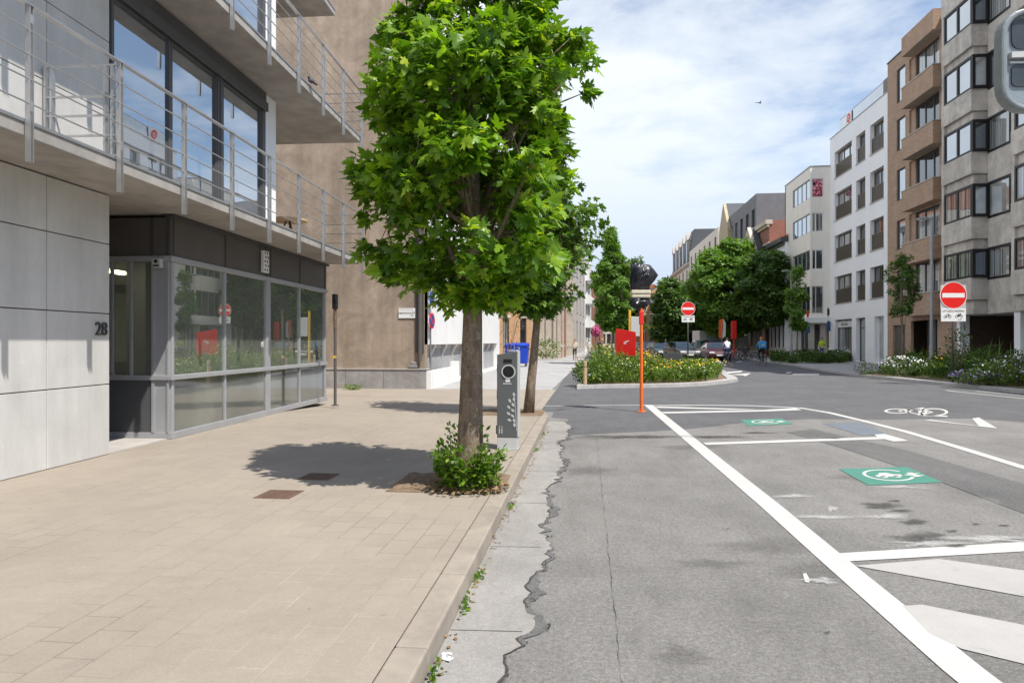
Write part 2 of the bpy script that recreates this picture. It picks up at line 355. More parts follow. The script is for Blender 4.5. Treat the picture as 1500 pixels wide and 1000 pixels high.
def glass_win(name,inside,gl=.2,rough=.01,curt=None):
    m,nt,out=nm(name); co=coords(nt)
    if curt:
        f=noise(nt,co,1.,2,.5,0,(9,9,.05)); base=mixc(nt,ramp(nt,f,[(.4,0.),(.55,1.)]),inside,curt)
    else:
        f=noise(nt,co,.7,3,.5); base=mixc(nt,ramp(nt,f,[(.35,0.),(.7,1.)]),sc_(inside,.6),sc_(inside,1.6))
    d=nt.nodes.new('ShaderNodeBsdfDiffuse'); L(nt,base,d.inputs[0])
    g=nt.nodes.new('ShaderNodeBsdfGlossy'); g.inputs['Roughness'].default_value=rough; g.inputs[0].default_value=(.9,.95,1,1)
    wob=noise(nt,co,.8,2); bp=nt.nodes.new('ShaderNodeBump'); bp.inputs['Strength'].default_value=.04; bp.inputs['Distance'].default_value=.05; L(nt,wob,bp.inputs['Height']); L(nt,bp.outputs[0],g.inputs['Normal'])
    fr=nt.nodes.new('ShaderNodeFresnel'); fr.inputs[0].default_value=1.5
    a=nt.nodes.new('ShaderNodeMath'); a.operation='MULTIPLY_ADD'; a.inputs[1].default_value=1.5; a.inputs[2].default_value=gl; a.use_clamp=True; L(nt,fr.outputs[0],a.inputs[0])
    x=nt.nodes.new('ShaderNodeMixShader'); L(nt,a.outputs[0],x.inputs[0]); L(nt,d.outputs[0],x.inputs[1]); L(nt,g.outputs[0],x.inputs[2]); L(nt,x.outputs[0],out.inputs[0]); return m
G_dark=glass_win('window_glass_dark',(.03,.033,.035),.10); G_sky=glass_win('window_glass_clear',(.12,.13,.14),.40)
G_curt=glass_win('window_glass_curtained',(.05,.05,.05),.14,.01,(.36,.36,.34)); G_blind=glass_win('window_glass_blind',(.34,.34,.32),.2)
G_frost=glass_win('window_glass_frosted',(.115,.118,.10),.12,.05); G_car=glass_win('car_glass',(.025,.04,.045),.05)
G_blue=glass_win('window_glass_bluish',(.15,.19,.23),.35)

# ------------------------------------------------------------------ camera, sky, sun
cam=bpy.data.cameras.new('camera'); co_=bpy.data.objects.new('camera',cam); COL.objects.link(co_); sc.camera=co_
cam.sensor_width=36; cam.lens=24; cam.clip_start=.05; cam.clip_end=4000
co_.location=(0,0,EYE); co_.rotation_euler=(R(90),0,AA)
SUN_EL=58; sdir=Vector((.78,-.625,math.tan(R(SUN_EL)))).normalized()   # towards the sun
sun=bpy.data.lights.new('sun','SUN'); sun.energy=5.0; sun.angle=R(.5); sun.color=(1,.95,.87)
so=bpy.data.objects.new('sun',sun); COL.objects.link(so); so.rotation_euler=sdir.to_track_quat('Z','Y').to_euler(); so.location=(20,-20,40)
w=bpy.data.worlds.new('World'); sc.world=w; w.use_nodes=True; nt=w.node_tree; nt.nodes.clear()
wo=nt.nodes.new('ShaderNodeOutputWorld'); bg=nt.nodes.new('ShaderNodeBackground'); bg.inputs[1].default_value=.108
sky=nt.nodes.new('ShaderNodeTexSky'); sky.sky_type='NISHITA'; sky.sun_disc=False; sky.sun_elevation=R(SUN_EL); sky.sun_rotation=math.atan2(sdir.x,sdir.y)
sky.air_density=1.0; sky.dust_density=.6; sky.ozone_density=1.5
tc=nt.nodes.new('ShaderNodeTexCoord'); sp=nt.nodes.new('ShaderNodeSeparateXYZ'); L(nt,tc.outputs['Generated'],sp.inputs[0])
zc=nt.nodes.new('ShaderNodeMath'); zc.operation='MAXIMUM'; zc.inputs[1].default_value=0.0; L(nt,sp.outputs[2],zc.inputs[0])
za=nt.nodes.new('ShaderNodeMath'); za.inputs[1].default_value=.10; L(nt,zc.outputs[0],za.inputs[0])
def dv(a):
    n=nt.nodes.new('ShaderNodeMath'); n.operation='DIVIDE'; L(nt,a,n.inputs[0]); L(nt,za.outputs[0],n.inputs[1]); return n.outputs[0]
cv=nt.nodes.new('ShaderNodeCombineXYZ'); L(nt,dv(sp.outputs[0]),cv.inputs[0]); L(nt,dv(sp.outputs[1]),cv.inputs[1])
mp=nt.nodes.new('ShaderNodeMapping'); mp.inputs['Location'].default_value=(3.1,1.7,0); mp.inputs['Rotation'].default_value=(0,0,R(12)); L(nt,cv.outputs[0],mp.inputs[0])
c1=noise(nt,mp.outputs[0],.55,9,.58,.25); c2=noise(nt,mp.outputs[0],2.6,8,.6,.3); c3=noise(nt,mp.outputs[0],.9,7,.6,.2,(.35,1.6,1))
# broad veil to the left/centre of the view, broken puffs to the upper right
vx=nt.nodes.new('ShaderNodeMath'); vx.operation='MULTIPLY_ADD'; vx.inputs[1].default_value=-.62; vx.inputs[2].default_value=.19; L(nt,sp.outputs[0],vx.inputs[0])
vz=nt.nodes.new('ShaderNodeMath'); vz.operation='MULTIPLY_ADD'; vz.inputs[1].default_value=-.62; L(nt,sp.outputs[2],vz.inputs[0]); L(nt,vx.outputs[0],vz.inputs[2])
s1=nt.nodes.new('ShaderNodeMath'); s1.operation='MULTIPLY_ADD'; s1.inputs[1].default_value=.75; L(nt,c1,s1.inputs[0]); L(nt,vz.outputs[0],s1.inputs[2])
s2=nt.nodes.new('ShaderNodeMath'); s2.operation='MULTIPLY_ADD'; s2.inputs[1].default_value=.72; L(nt,c2,s2.inputs[0]); L(nt,s1.outputs[0],s2.inputs[2])
s3=nt.nodes.new('ShaderNodeMath'); s3.operation='MULTIPLY_ADD'; s3.inputs[1].default_value=.35; L(nt,c3,s3.inputs[0]); L(nt,s2.outputs[0],s3.inputs[2])
cov=ramp(nt,s3.outputs[0],[(.58,.10),(.74,.62),(.95,.97)])
hz=ramp(nt,sp.outputs[2],[(.0,(.53,.62,.75)),(.10,(.57,.66,.80)),(.24,(.76,.82,.89)),(.5,(.86,.90,.94))])
gain=nt.nodes.new('ShaderNodeMix'); gain.data_type='RGBA'; gain.blend_type='MULTIPLY'; gain.inputs[0].default_value=1; L(nt,sky.outputs[0],gain.inputs[6]); gain.inputs[7].default_value=(1.5,1.5,1.5,1)
hz10=mixc(nt,1.,hz,(10,10,10),'MULTIPLY')
skyc=mixc(nt,cov,gain.outputs[2],hz10); L(nt,skyc,bg.inputs[0]); L(nt,bg.outputs[0],wo.inputs[0])
sc.view_settings.view_transform='Standard'; sc.view_settings.look='None'; sc.view_settings.exposure=.18; sc.view_settings.gamma=1
sc.render.film_transparent=False
sc.cycles.max_bounces=8; sc.cycles.transparent_max_bounces=12; sc.cycles.caustics_reflective=False; sc.cycles.caustics_refractive=False

# ================================================================== GROUND
def sheet(name,pts,z,mat,label=None):
    o=MB().poly([(p[0],p[1],z) for p in pts]).build(name,mat,fix=False)
    me=o.data
    if me.polygons[0].normal.z<0: me.flip_normals()
    return struct(o,label)
sheet('ground',[(-600,-300),(600,-300),(600,900),(-600,900)],-.03,M_paveR,'ground beneath the whole street')
KX=-.735
sheet('road',[(KX-.6,-12),(30,-12),(30,170),(KX-.6,170)],0,M_road,'old grey asphalt of the road')
newp=[P(826,637),P(880,634.5),P(960,631),P(1010,628),P(1060,622),P(1110,616),P(1185,613.5),P(1300,614),P(1420,612.5),P(1500,618)]
newp+=[(14.5,newp[-1][1]),(14.5,165),(-.95,165),(-.95,21.5),(-1.0,15.3),(KX+.02,15.0),(KX+.02,13.9),(-.36,13.7)]
sheet('road_patch',newp,.003,M_new,'newer dark asphalt of the crossing')
sheet('trench_patch',[P(1152,633),P(1192,629),P(1330,660),P(1500,709),P(1620,745),P(1640,800),P(1500,752),P(1330,688),P(1230,655)],.004,M_trench,'darker strip of repaired asphalt')
# gutter with its broken asphalt edge
ys=np.linspace(-3,13.2,420); je=[]
for y in ys:
    je.append((-.33+.035*math.sin(y*1.7)+.03*math.sin(y*5.1+1)+random.uniform(-.016,.016)+.022*math.sin(y*17+math.sin(y*9)*2)-(.05 if int(y*1.3)%4==1 else 0),y))
sheet('gutter',[(KX+.005,-3)]+je+[(KX+.005,13.2)],.0048,M_gutter,'pale concrete gutter along the kerb')
cr=MB(); rbm=MB()
wr=[max(0.,.035+.03*math.sin(i*.11)+.025*math.sin(i*.37+1)+random.uniform(-.012,.014)) for i in range(len(je))]
for i in range(len(je)-1):
    a,b=je[i],je[i+1]
    rbm.quad((a[0]-.006,a[1],.0063),(a[0]+wr[i],a[1],.0063),(b[0]+wr[i+1],b[1],.0063),(b[0]-.006,b[1],.0063))
    if math.sin(i*.17)+.6*math.sin(i*.53)+random.uniform(-.5,.5)>-.35:
        w0=max(.001,.005+.006*math.sin(i*.21)+random.uniform(-.004,.007)); w1=max(.001,.005+.006*math.sin((i+1)*.21)+random.uniform(-.004,.007))
        cr.quad((a[0]-.004,a[1],.008),(a[0]+w0,a[1],.008),(b[0]+w1,b[1],.008),(b[0]-.004,b[1],.008))
    if random.random()<.22:
        x=a[0]+random.uniform(-.02,wr[i]+.02); y=a[1]; r=random.uniform(.004,.012); cr.add([(x+r*random.uniform(.6,1.2)*math.cos(t),y+r*1.4*random.uniform(.6,1.2)*math.sin(t),.0085) for t in (0,1.1,2.2,3.3,4.4,5.4)],[(0,1,2,3,4,5)])
for k in range(40):
    i=random.randrange(len(je)); x,y=je[i]
    p=[(x+random.uniform(0,wr[i]),y)]
    for q in range(5): p.append((p[-1][0]+random.uniform(-.01,.022),p[-1][1]+random.uniform(-.05,.05)))
    for a,b in zip(p,p[1:]): cr.quad((a[0],a[1],.009),(a[0]+.003,a[1]+.004,.009),(b[0]+.003,b[1]+.003,.009),(b[0],b[1],.009))
struct(rbm.build('crumbled_edge',M_trench,fix=False),'crumbled strip of asphalt beside the gutter')
struct(cr.build('edge_crack',M_dark,fix=False),'crumbling crack between gutter and asphalt')
gj=MB()
for y in (2.2,3.6,5.1,6.5,8.1,9.8,11.6): gj.quad((KX+.01,y,.0075),(-.34,y+.02,.0075),(-.34,y+.027,.0075),(KX+.01,y+.006,.0075))
struct(gj.build('gutter_joint',M_trench,fix=False),'joints across the concrete gutter')
sd=MB()   # long seam in the old asphalt
yy=np.linspace(2,11,160)
for a,b in zip(yy,yy[1:]):
    x0=.16+.004*math.sin(a*7)+.004*math.sin(a*31); x1=.16+.004*math.sin(b*7)+.004*math.sin(b*31); w0=.0022+.0016*math.sin(a*13); w1=.0022+.0016*math.sin(b*13); sd.quad((x0,a,.004),(x0+w0,a,.004),(x1+w1,b,.004),(x1,b,.004))
for (px,py,qx,qy) in ((875,866,1085,884),(1085,884,1150,893),(1190,613.6,1460,615)):
    a=P(px,py);b=P(qx,qy); 
    for q in range(24):
        if random.random()<.3: continue
        x0=a[0]+(b[0]-a[0])*q/24; y0=a[1]+(b[1]-a[1])*q/24+.004*math.sin(q*2.3); x1=a[0]+(b[0]-a[0])*(q+1)/24; y1=a[1]+(b[1]-a[1])*(q+1)/24+.004*math.sin((q+1)*2.3); h=random.uniform(.001,.004)
        sd.quad((x0,y0,.008),(x0,y0+h,.008),(x1,y1+h,.008),(x1,y1,.008))
struct(sd.build('asphalt_seam',M_dark,fix=False),'thin seams in the old asphalt')
# left pavement : raised, ramping down near the crossing
pv=MB(); HX=-60
pv.add([(HX,-12,.12),(KX-.16,-12,.12),(KX-.16,13.3,.12),(HX,13.3,.12),(HX,15.4,.03),(-1.16,15.4,.03),(-1.12,21.6,.03),(HX,21.6,.03)],[(0,1,2,3),(3,2,5,4),(4,5,6,7)])
struct(pv.build('sidewalk',M_pave,fix=False),'beige paved footway on the left')
kb=MB()
def kerbrun(mb,pts,w,z0,z1,seg=1.0,gap=.006,mi=0):
    """kerb stones laid along a polyline (left edge given), each a bevelled block"""
    for (a,b) in zip(pts,pts[1:]):
        a=Vector((a[0],a[1],0)); b=Vector((b[0],b[1],0)); Ln=(b-a).length; n=max(1,round(Ln/seg)); t=(b-a)/n; d=t.normalized(); nn=Vector((d.y,-d.x,0))
        for i in range(n):
            p=a+t*i+d*gap/2; q=a+t*(i+1)-d*gap/2
            vs=[p,p+nn*w,q+nn*w,q]
            mb.add([(v.x,v.y,z0) for v in vs]+[(v.x,v.y,z1) for v in vs],[(3,2,1,0),(4,5,6,7),(0,1,5,4),(1,2,6,5),(2,3,7,6),(3,0,4,7)],mi)
kerbrun(kb,[(KX-.16,-4),(KX-.16,13.3)],.16,-.02,.123)
kb.add([(KX-.16,13.3,.123),(KX,13.3,.123),(-1.0,15.4,.012),(-1.16,15.4,.033),(KX,13.3,0),(-1.,15.4,0)],[(0,1,2,3),(1,4,5,2)])
kb.add([(-1.16,15.4,.033),(-1.0,15.4,.02),(-.96,21.6,.02),(-1.12,21.6,.033)],[(0,1,2,3)])
struct(kb.build('kerb',M_kerb,bevel=.012),'beige stone kerb of the left footway')
# side street / shared space beyond, far pavements
sheet('side_street',[(-60,21.6),(-1.1,21.6),(-.9,30),(-.2,60),(.4,110),(-60,110)],.014,M_paveR,'pale grey paving of the side street')
rk=[P(1560,585),P(1500,577),P(1400,566.5),P(1320,558.5),P(1262,552.5),P(1205,543.5),P(1165,536.5),P(1123,530.5)]
rk=[(13.2,-10),(13.0,12)]+rk+[(13.6,70),(13.6,165)]
rs=MB(); n=len(rk)
rs.add([(p[0]+.15,p[1],.12) for p in rk]+[(60,p[1],.12) for p in rk],[(i,n+i,n+i+1,i+1) for i in range(n-1)])
struct(rs.build('pavement',M_paveR,fix=True),'grey pavement along the right hand buildings')
rkb=MB(); kerbrun(rkb,rk,.16,-.02,.124,1.0); struct(rkb.build('kerb_strip',M_kerbg,bevel=.012),'granite kerb on the right of the road')

# ---- painted markings
def mark(name,polys,mat,z=.005,label=None):
    m=MB()
    for pl in polys:
        m.poly([(*P(px,py),z) for px,py in pl])
    o=m.build(name,mat,fix=False)
    for p in o.data.polygons:
        if p.normal.z<0: p.flip()
    return struct(o,label)
def wline(name,pts,w,mat,z=.005,label=None):   # world polyline of constant width
    m=MB(); pts=[Vector((p[0],p[1],0)) for p in pts]; ls=[];rs_=[]
    for i,p in enumerate(pts):
        t=(pts[min(i+1,len(pts)-1)]-pts[max(0,i-1)]).normalized(); nn=Vector((-t.y,t.x,0))
        ls.append(p+nn*w/2); rs_.append(p-nn*w/2)
    for i in range(len(pts)-1):
        m.quad((ls[i].x,ls[i].y,z),(rs_[i].x,rs_[i].y,z),(rs_[i+1].x,rs_[i+1].y,z),(ls[i+1].x,ls[i+1].y,z))
    return struct(m.build(name,mat),label)
wline('road_marking',[P(949.5,593),P(1130,742),P(1215,815),P(1410,980),(1.84,2.2)],.20,M_white,label='broad white line left of the charging bays')
wline('road_marking',[P(798,594.5),P(950,593.2)],.08,M_white,.0052,'thin white line across the bicycle strip')
c=[P(952,594),P(1030,593.4),P(1100,594.2),P(1172,597.4),P(1215,604.5),P(1265,616.5),P(1330,633),P(1420,660),P(1500,685),(5.34,4.0)]
wline('road_marking',c,.15,M_white,.0052,'curved white line closing the parking bays')
mark('road_marking',[[(965,603.6),(1120,600.3),(1165,597.5),(1175,600.5),(1120,602.6),(975,605.6)],[(956,597),(1070,600),(1112,599.6),(965,595.4)]],M_white,.0058,'white hatching at the head of the bays')
mark('road_marking',[[(1030,648.5),(1285,640.2),(1281,636.6),(1296,635.6),(1331,645.6),(1309,646.8),(1296,643.2),(1034,651.8)]],M_white,.0058,'white bay divider with its cross stroke')
mark('road_marking',[[(1226,811),(1500,794),(1640,786),(1660,797),(1500,808),(1236,823)]],M_white,.0058,'white divider before the hatched area')
mark('road_marking',[[(1252,829),(1375,819),(1500,836),(1700,864),(1700,898),(1500,874),(1413,858)],[(1322,888),(1351,886),(1500,916),(1700,958),(1700,1013),(1500,973),(1409,951),(1362,929)]],M_worn,.0052,'worn white hatch stripes in the near bay')
# electric vehicle squares
def bil(q,u,v):
    a,b,c_,d=q
    return (a[0]*(1-u)*(1-v)+b[0]*u*(1-v)+c_[0]*u*v+d[0]*(1-u)*v, a[1]*(1-u)*(1-v)+b[1]*u*(1-v)+c_[1]*u*v+d[1]*(1-u)*v)
def evsquare(q,lab):
    q=[P(*p) for p in q]
    struct(MB().poly([(*p,.0048) for p in q]).build('painted_square',M_green),'green painted square '+lab)
    m=MB()
    def pl(pts): m.poly([(*bil(q,u,v),.0062) for u,v in pts])
    k=26
    for i in range(k):        # open ring, broken at the right where the plug is
        a0=R(35+295*i/k); a1=R(35+295*(i+1)/k)
        pl([(.5+.33*math.cos(a0),.52+.36*math.sin(a0)),(.5+.33*math.cos(a1),.52+.36*math.sin(a1)),(.5+.285*math.cos(a1),.52+.31*math.sin(a1)),(.5+.285*math.cos(a0),.52+.31*math.sin(a0))])
    pl([(.32,.42),(.66,.42),(.68,.53),(.58,.55),(.36,.55),(.31,.50)]); pl([(.38,.551),(.58,.551),(.53,.66),(.43,.66)])   # car
    for cx_ in (.40,.58): pl([(cx_+.045*math.cos(t),.41+.06*math.sin(t)) for t in np.linspace(0,2*math.pi,10,endpoint=False)])
    pl([(.72,.47),(.80,.45),(.80,.36),(.89,.36),(.89,.62),(.80,.62),(.80,.53),(.72,.51)]); pl([(.891,.41),(.96,.41),(.96,.45),(.891,.45)]); pl([(.891,.53),(.96,.53),(.96,.57),(.891,.57)])  # plug
    o=m.build('painted_symbol',M_white,fix=False)
    for p in o.data.polygons:
        if p.normal.z<0: p.flip()
    struct(o,'white car and plug symbol '+lab)
evsquare([(1272,711),(1381,706.5),(1329,684),(1229,687)],'in the nearer bay')
evsquare([(1096,623.5),(1162,621),(1145,613),(1085,614.8)],'in the farther bay')
mark('painted_square',[[(1204,620),(1262,619),(1300,636),(1262,638)]],M_blue,.0045,'faded blue painted square')
# bicycle and chevron
def pring(cx,cy,rx,ry,w,k=28):
    out=[]
    for i in range(k):
        a0=2*math.pi*i/k;a1=2*math.pi*(i+1)/k; q=1-w; qy=1-w*1.15
        out.append([(cx+rx*math.cos(a0),cy+ry*math.sin(a0)),(cx+rx*math.cos(a1),cy+ry*math.sin(a1)),(cx+q*rx*math.cos(a1),cy+qy*ry*math.sin(a1)),(cx+q*rx*math.cos(a0),cy+qy*ry*math.sin(a0))])
    return out
bm_=pring(1315,602,20,3.6,.24)+pring(1367,603.6,22,5.6,.2)
bm_+=[[(1315,601),(1345,599),(1348,600.4),(1318,603)],[(1345,599),(1350,598.6),(1366,603),(1358,604.2)],[(1318,601.2),(1340,606.2),(1346,606.6),(1324,601.4)],[(1340,606.4),(1362,602.6),(1368,604),(1346,608.2)],[(1354,607.6),(1388,609),(1388,610.6),(1352,609.2)],[(1333,600),(1350,597),(1356,597.6),(1340,601)]]
mark('road_marking',bm_,M_white,.0058,'white bicycle symbol on the carriageway')
mark('road_marking',[[(1352,615.2),(1364,614.8),(1434,624),(1424,613),(1434,611.6),(1461,627.6)]],M_white,.0058,'white chevron beside the bicycle symbol')
mark('road_marking',[[(1060,545),(1088,543),(1086,545),(1066,547)],[(1066,549),(1100,546.4),(1092,551),(1088,549.4)],[(1151,545.6),(1158,544.4),(1160,545.6),(1153,547)],[(1163,547),(1200,547),(1200,549.6),(1160,548.6)],[(1078,529.8),(1085,528.6),(1088,529.4),(1080,530.6)]],M_white,.0058,'white symbols farther along the street')
wline('road_marking',[P(1620,588.5),P(1500,577.8+6),P(1400,572.5+1),P(1385,571.6)],.10,M_white,.0058,'white edge line by the right kerb')
wline('road_marking',[P(1620,583.5),P(1500,580),P(1430,573)],.08,M_white,.0058,'second white edge line by the right kerb')
wline('road_marking',[P(1035,525.6),P(1095,526)],.5,M_white,.0058,'white stop line in the distance')
# stains and scuffs
def blob(px,py,rx,ry,k=22,j=.35):
    ph=[random.uniform(0,6.28) for _ in range(3)]
    return [(px+rx*(1+j*math.sin(3*a+ph[0])*.6+j*math.sin(7*a+ph[1])*.5+random.uniform(-j,j)*.35)*math.cos(a),py+ry*(1+j*math.sin(2*a+ph[2])*.6+j*math.sin(5*a+ph[1])*.5+random.uniform(-j,j)*.35)*math.sin(a)) for a in [2*math.pi*i/k for i in range(k)]]
def fademat(name,c,k=1.0,sc0=9,hard=.12):
    m,nt,out=nm(name); at_=nt.nodes.new('ShaderNodeAttribute'); at_.attribute_name='fade'; co=coords(nt,True)
    n=noise(nt,co,sc0,9,.8,.4); a=nt.nodes.new('ShaderNodeMath'); a.operation='MULTIPLY_ADD'; a.inputs[1].default_value=1.9; L(nt,n,a.inputs[0]); L(nt,at_.outputs['Fac'],a.inputs[2])
    r=ramp(nt,a.outputs[0],[(.0,0.),(.5,0.),(.5+hard*.5,k)]); 
    sb=nt.nodes.new('ShaderNodeMath'); sb.operation='MULTIPLY_ADD'; sb.inputs[1].default_value=.5; sb.inputs[2].default_value=-.30; L(nt,a.outputs[0],sb.inputs[0])
    r=ramp(nt,sb.outputs[0],[(.22,0.),(.22+hard,k)])
    d=nt.nodes.new('ShaderNodeBsdfDiffuse'); g=noise(nt,co,120,3,.7); L(nt,mixc(nt,ramp(nt,g,[(.3,0.),(.7,1.)]),sc_(c,.8),sc_(c,1.15)),d.inputs[0]); t=nt.nodes.new('ShaderNodeBsdfTransparent'); x=nt.nodes.new('ShaderNodeMixShader')
    L(nt,r,x.inputs[0]); L(nt,t.outputs[0],x.inputs[1]); L(nt,d.outputs[0],x.inputs[2]); L(nt,x.outputs[0],out.inputs[0]); return m
M_stain=fademat('oil_stain_film',(.085,.081,.076),.68,7,.35); M_scuffs=fademat('paint_scuff_film',(.58,.57,.55),.75,22,.4)
def soft(name,polys,mat,z=.005,label=None):
    m=MB(); fade=[]
    for pl in polys:
        w_=[P(px,py) for px,py in pl]; cx=sum(p[0] for p in w_)/len(w_); cy=sum(p[1] for p in w_)/len(w_); n=len(w_); vs=[(cx,cy,z)]; fade.append(.75)
        for q,fv in ((.55,.6),(1.0,.25),(1.45,-.35)):
            for x,y in w_: vs.append((cx+(x-cx)*q,cy+(y-cy)*q,z)); fade.append(fv)
        fs=[(0,1+i,1+(i+1)%n) for i in range(n)]
        for r_ in (0,1): fs+=[(1+r_*n+i,1+(r_+1)*n+i,1+(r_+1)*n+(i+1)%n,1+r_*n+(i+1)%n) for i in range(n)]
        m.add(vs,fs)
    o=m.build(name,mat,fix=False); at_=o.data.attributes.new('fade','FLOAT','POINT'); at_.data.foreach_set('value',fade); return struct(o,label)
soft('oil_stain',[blob(1292,741,26,6),blob(1318,748,16,2.4),blob(1340,765,22,3.4),blob(1350,787,42,7),blob(1395,778,10,2),blob(1430,768,7,1.4),blob(1470,770,8,1.4),blob(1310,734,9,1.5),blob(1400,800,16,2.6),blob(1110,634,24,1.2),blob(1220,642,14,.9),blob(820,600,10,.9),blob(870,597,5,.9),blob(862,596.4,4,.8),blob(934,640,60,3),blob(1066,775,3,1),blob(1212,927,5,2),blob(1045,640,40,2.5)],M_stain,.0066,'dark oil stains on the parking bays')
soft('paint_scuff',[blob(1160,727,30,2,30,.5),blob(1212,758,46,2.6,30,.5),blob(1322,713.5,32,2.4,30,.6),blob(1300,757,34,2.6,30,.6),blob(1360,797,44,5,30,.6),blob(1460,790,60,6,30,.6),blob(1205,851,20,4.5,30,.6),blob(1218,746,8,4,30,.5)],M_scuffs,.007,'scuffed remains of white paint')
M_rough=fademat('worn_asphalt_film',(.12,.115,.108),.38,16,.5); M_pale=fademat('pale_dust_film',(.40,.385,.36),.40,14,.5)
soft('worn_patch',[blob(1130,800,80,11),blob(1195,838,60,14),blob(1040,826,55,7),blob(1010,655,50,4),blob(860,690,40,7),blob(1390,900,60,9),blob(1000,960,40,16),blob(1270,700,60,5),blob(870,640,26,4)],M_rough,.0038,'coarse worn patches in the old asphalt')
soft('dust_patch',[blob(945,930,9,60),blob(905,950,24,9),blob(1120,905,30,6),blob(870,760,30,14),blob(1180,690,30,3),blob(960,720,60,8),blob(1010,860,14,5),blob(1440,735,40,5)],M_pale,.0042,'pale dusty marks on the old asphalt')
mark('paint_spot',[[(1176,841),(1181,840),(1187,851),(1184,854),(1179,853)]],M_white,.0062,'small white paint spot on the asphalt')
# ---- tree pits, drain grates
def pit(px0,py0,px1,py1,lab):
    x0,y1=P(px0,py0,.12); x1,y0=P(px1,py1,.12); m=MB(); n=16
    vs=[];fs=[]
    for j in range(n+1):
        for i in range(n+1):
            e=min(i,j,n-i,n-j); vs.append((x0+(x1-x0)*i/n,y0+(y1-y0)*j/n,.124+(0 if e==0 else random.uniform(0,.035))))
    for j in range(n):
        for i in range(n): fs.append((j*n+j+i,j*n+j+i+1,(j+1)*(n+1)+i+1,(j+1)*(n+1)+i))
    struct(m.add(vs,fs).build('soil',M_soil,smooth=True),lab)
T1=(P(686,716,.12)); T2=(-1.14,13.45)
pit(600,693,733,724,'soil of the tree pit under the near maple'); pit(708,600,794,609,'soil of the tree pit under the second maple')
def grate(cx,cy,w,d,lab):
    t=thing('drain_grate',lab,'drain grate',(cx,cy,.12),0,'cast iron drain grates in the footway')
    m=MB(); m.box(-w/2,w/2,-d/2,-d/2+.018,.0,.006).box(-w/2,w/2,d/2-.018,d/2,0,.006).box(-w/2,-w/2+.018,-d/2+.018,d/2-.018,0,.006).box(w/2-.018,w/2,-d/2+.018,d/2-.018,0,.006)
    m.build('frame',M_rust,t)
    m=MB()
    for i in range(11):
        x=-w/2+.03+i*(w-.06)/10; m.box(x-.008,x+.008,-d/2+.02,d/2-.02,.002,.0055)
    for i in range(5):
        y=-d/2+.06+i*(d-.12)/4; m.box(-w/2+.02,w/2-.02,y-.006,y+.006,.001,.005)
    m.build('bars',M_rust,t); m=MB().box(-w/2+.018,w/2-.018,-d/2+.018,d/2-.018,.0002,.0008); m.build('pit_shadow_plate',M_black,t)
g1=P(409,724,.12); g2=P(467,698,.12)
grate(*g1,.34,.34,'rusty iron drain grate in full sun on the beige footway'); grate(*g2,.34,.34,'iron drain grate lying in the shadow of the near maple')

# ================================================================== BUILDING HELPERS
def wall(mb,W,H,ops,reveal=.25,y=0,mi=0,x0=0,z0=0,mir=None):
    xs=sorted({x0,x0+W}|{o[0] for o in ops}|{o[1] for o in ops}); zs=sorted({z0,z0+H}|{o[2] for o in ops}|{o[3] for o in ops})
    for i in range(len(xs)-1):
        for j in range(len(zs)-1):
            cx=(xs[i]+xs[i+1])/2; cz=(zs[j]+zs[j+1])/2
            if any(o[0]<cx<o[1] and o[2]<cz<o[3] for o in ops): continue
            mb.quad((xs[i],y,zs[j]),(xs[i+1],y,zs[j]),(xs[i+1],y,zs[j+1]),(xs[i],y,zs[j+1]),mi)
    r=mi if mir is None else mir
    for a,b,c_,d in [o[:4] for o in ops]:
        y1=y+reveal
        mb.quad((a,y,c_),(a,y1,c_),(a,y1,d),(a,y,d),r); mb.quad((b,y,d),(b,y1,d),(b,y1,c_),(b,y,c_),r)
        mb.quad((a,y,d),(a,y1,d),(b,y1,d),(b,y,d),r); mb.quad((b,y,c_),(b,y1,c_),(a,y1,c_),(a,y,c_),r)
    return mb
def shell(mb,W,H,D,mi=0,y=0,x0=0,z0=0):   # sides, back and roof of the block behind a facade
    a,b=x0,x0+W; t=z0+H
    mb.quad((a,y,z0),(a,y,t),(a,D,t),(a,D,z0),mi); mb.quad((b,y,z0),(b,D,z0),(b,D,t),(b,y,t),mi); mb.quad((a,D,z0),(a,D,t),(b,D,t),(b,D,z0),mi); mb.quad((a,y,t),(b,y,t),(b,D,t),(a,D,t),mi); return mb
def window(parent,x0,x1,z0,z1,y,nx=1,nz=1,fm=None,gm=None,fw=.06,dp=.07,name='window',xs=None,zs=None):
    m=MB(); e=.003
    m.box(x0-e,x0+fw,y-dp,y,z0-e,z1+e).box(x1-fw,x1+e,y-dp,y,z0-e,z1+e).box(x0+fw,x1-fw,y-dp+.002,y,z0-e,z0+fw).box(x0+fw,x1-fw,y-dp+.002,y,z1-fw,z1+e)
    for x in (xs or [x0+(x1-x0)*i/nx for i in range(1,nx)]): m.box(x-fw*.55,x+fw*.55,y-dp+.004,y,z0+fw,z1-fw)
    for z in (zs or [z0+(z1-z0)*i/nz for i in range(1,nz)]): m.box(x0+fw,x1-fw,y-dp+.008,y,z-fw*.45,z+fw*.45)
    f=m.build(name,fm,parent)
    g=MB().box(x0-e,x1+e,y-dp*.45,y-dp*.45+.012,z0-e,z1+e); g.build('pane',gm,f); return f
LEFT=R(90); RIGHT=R(-90)

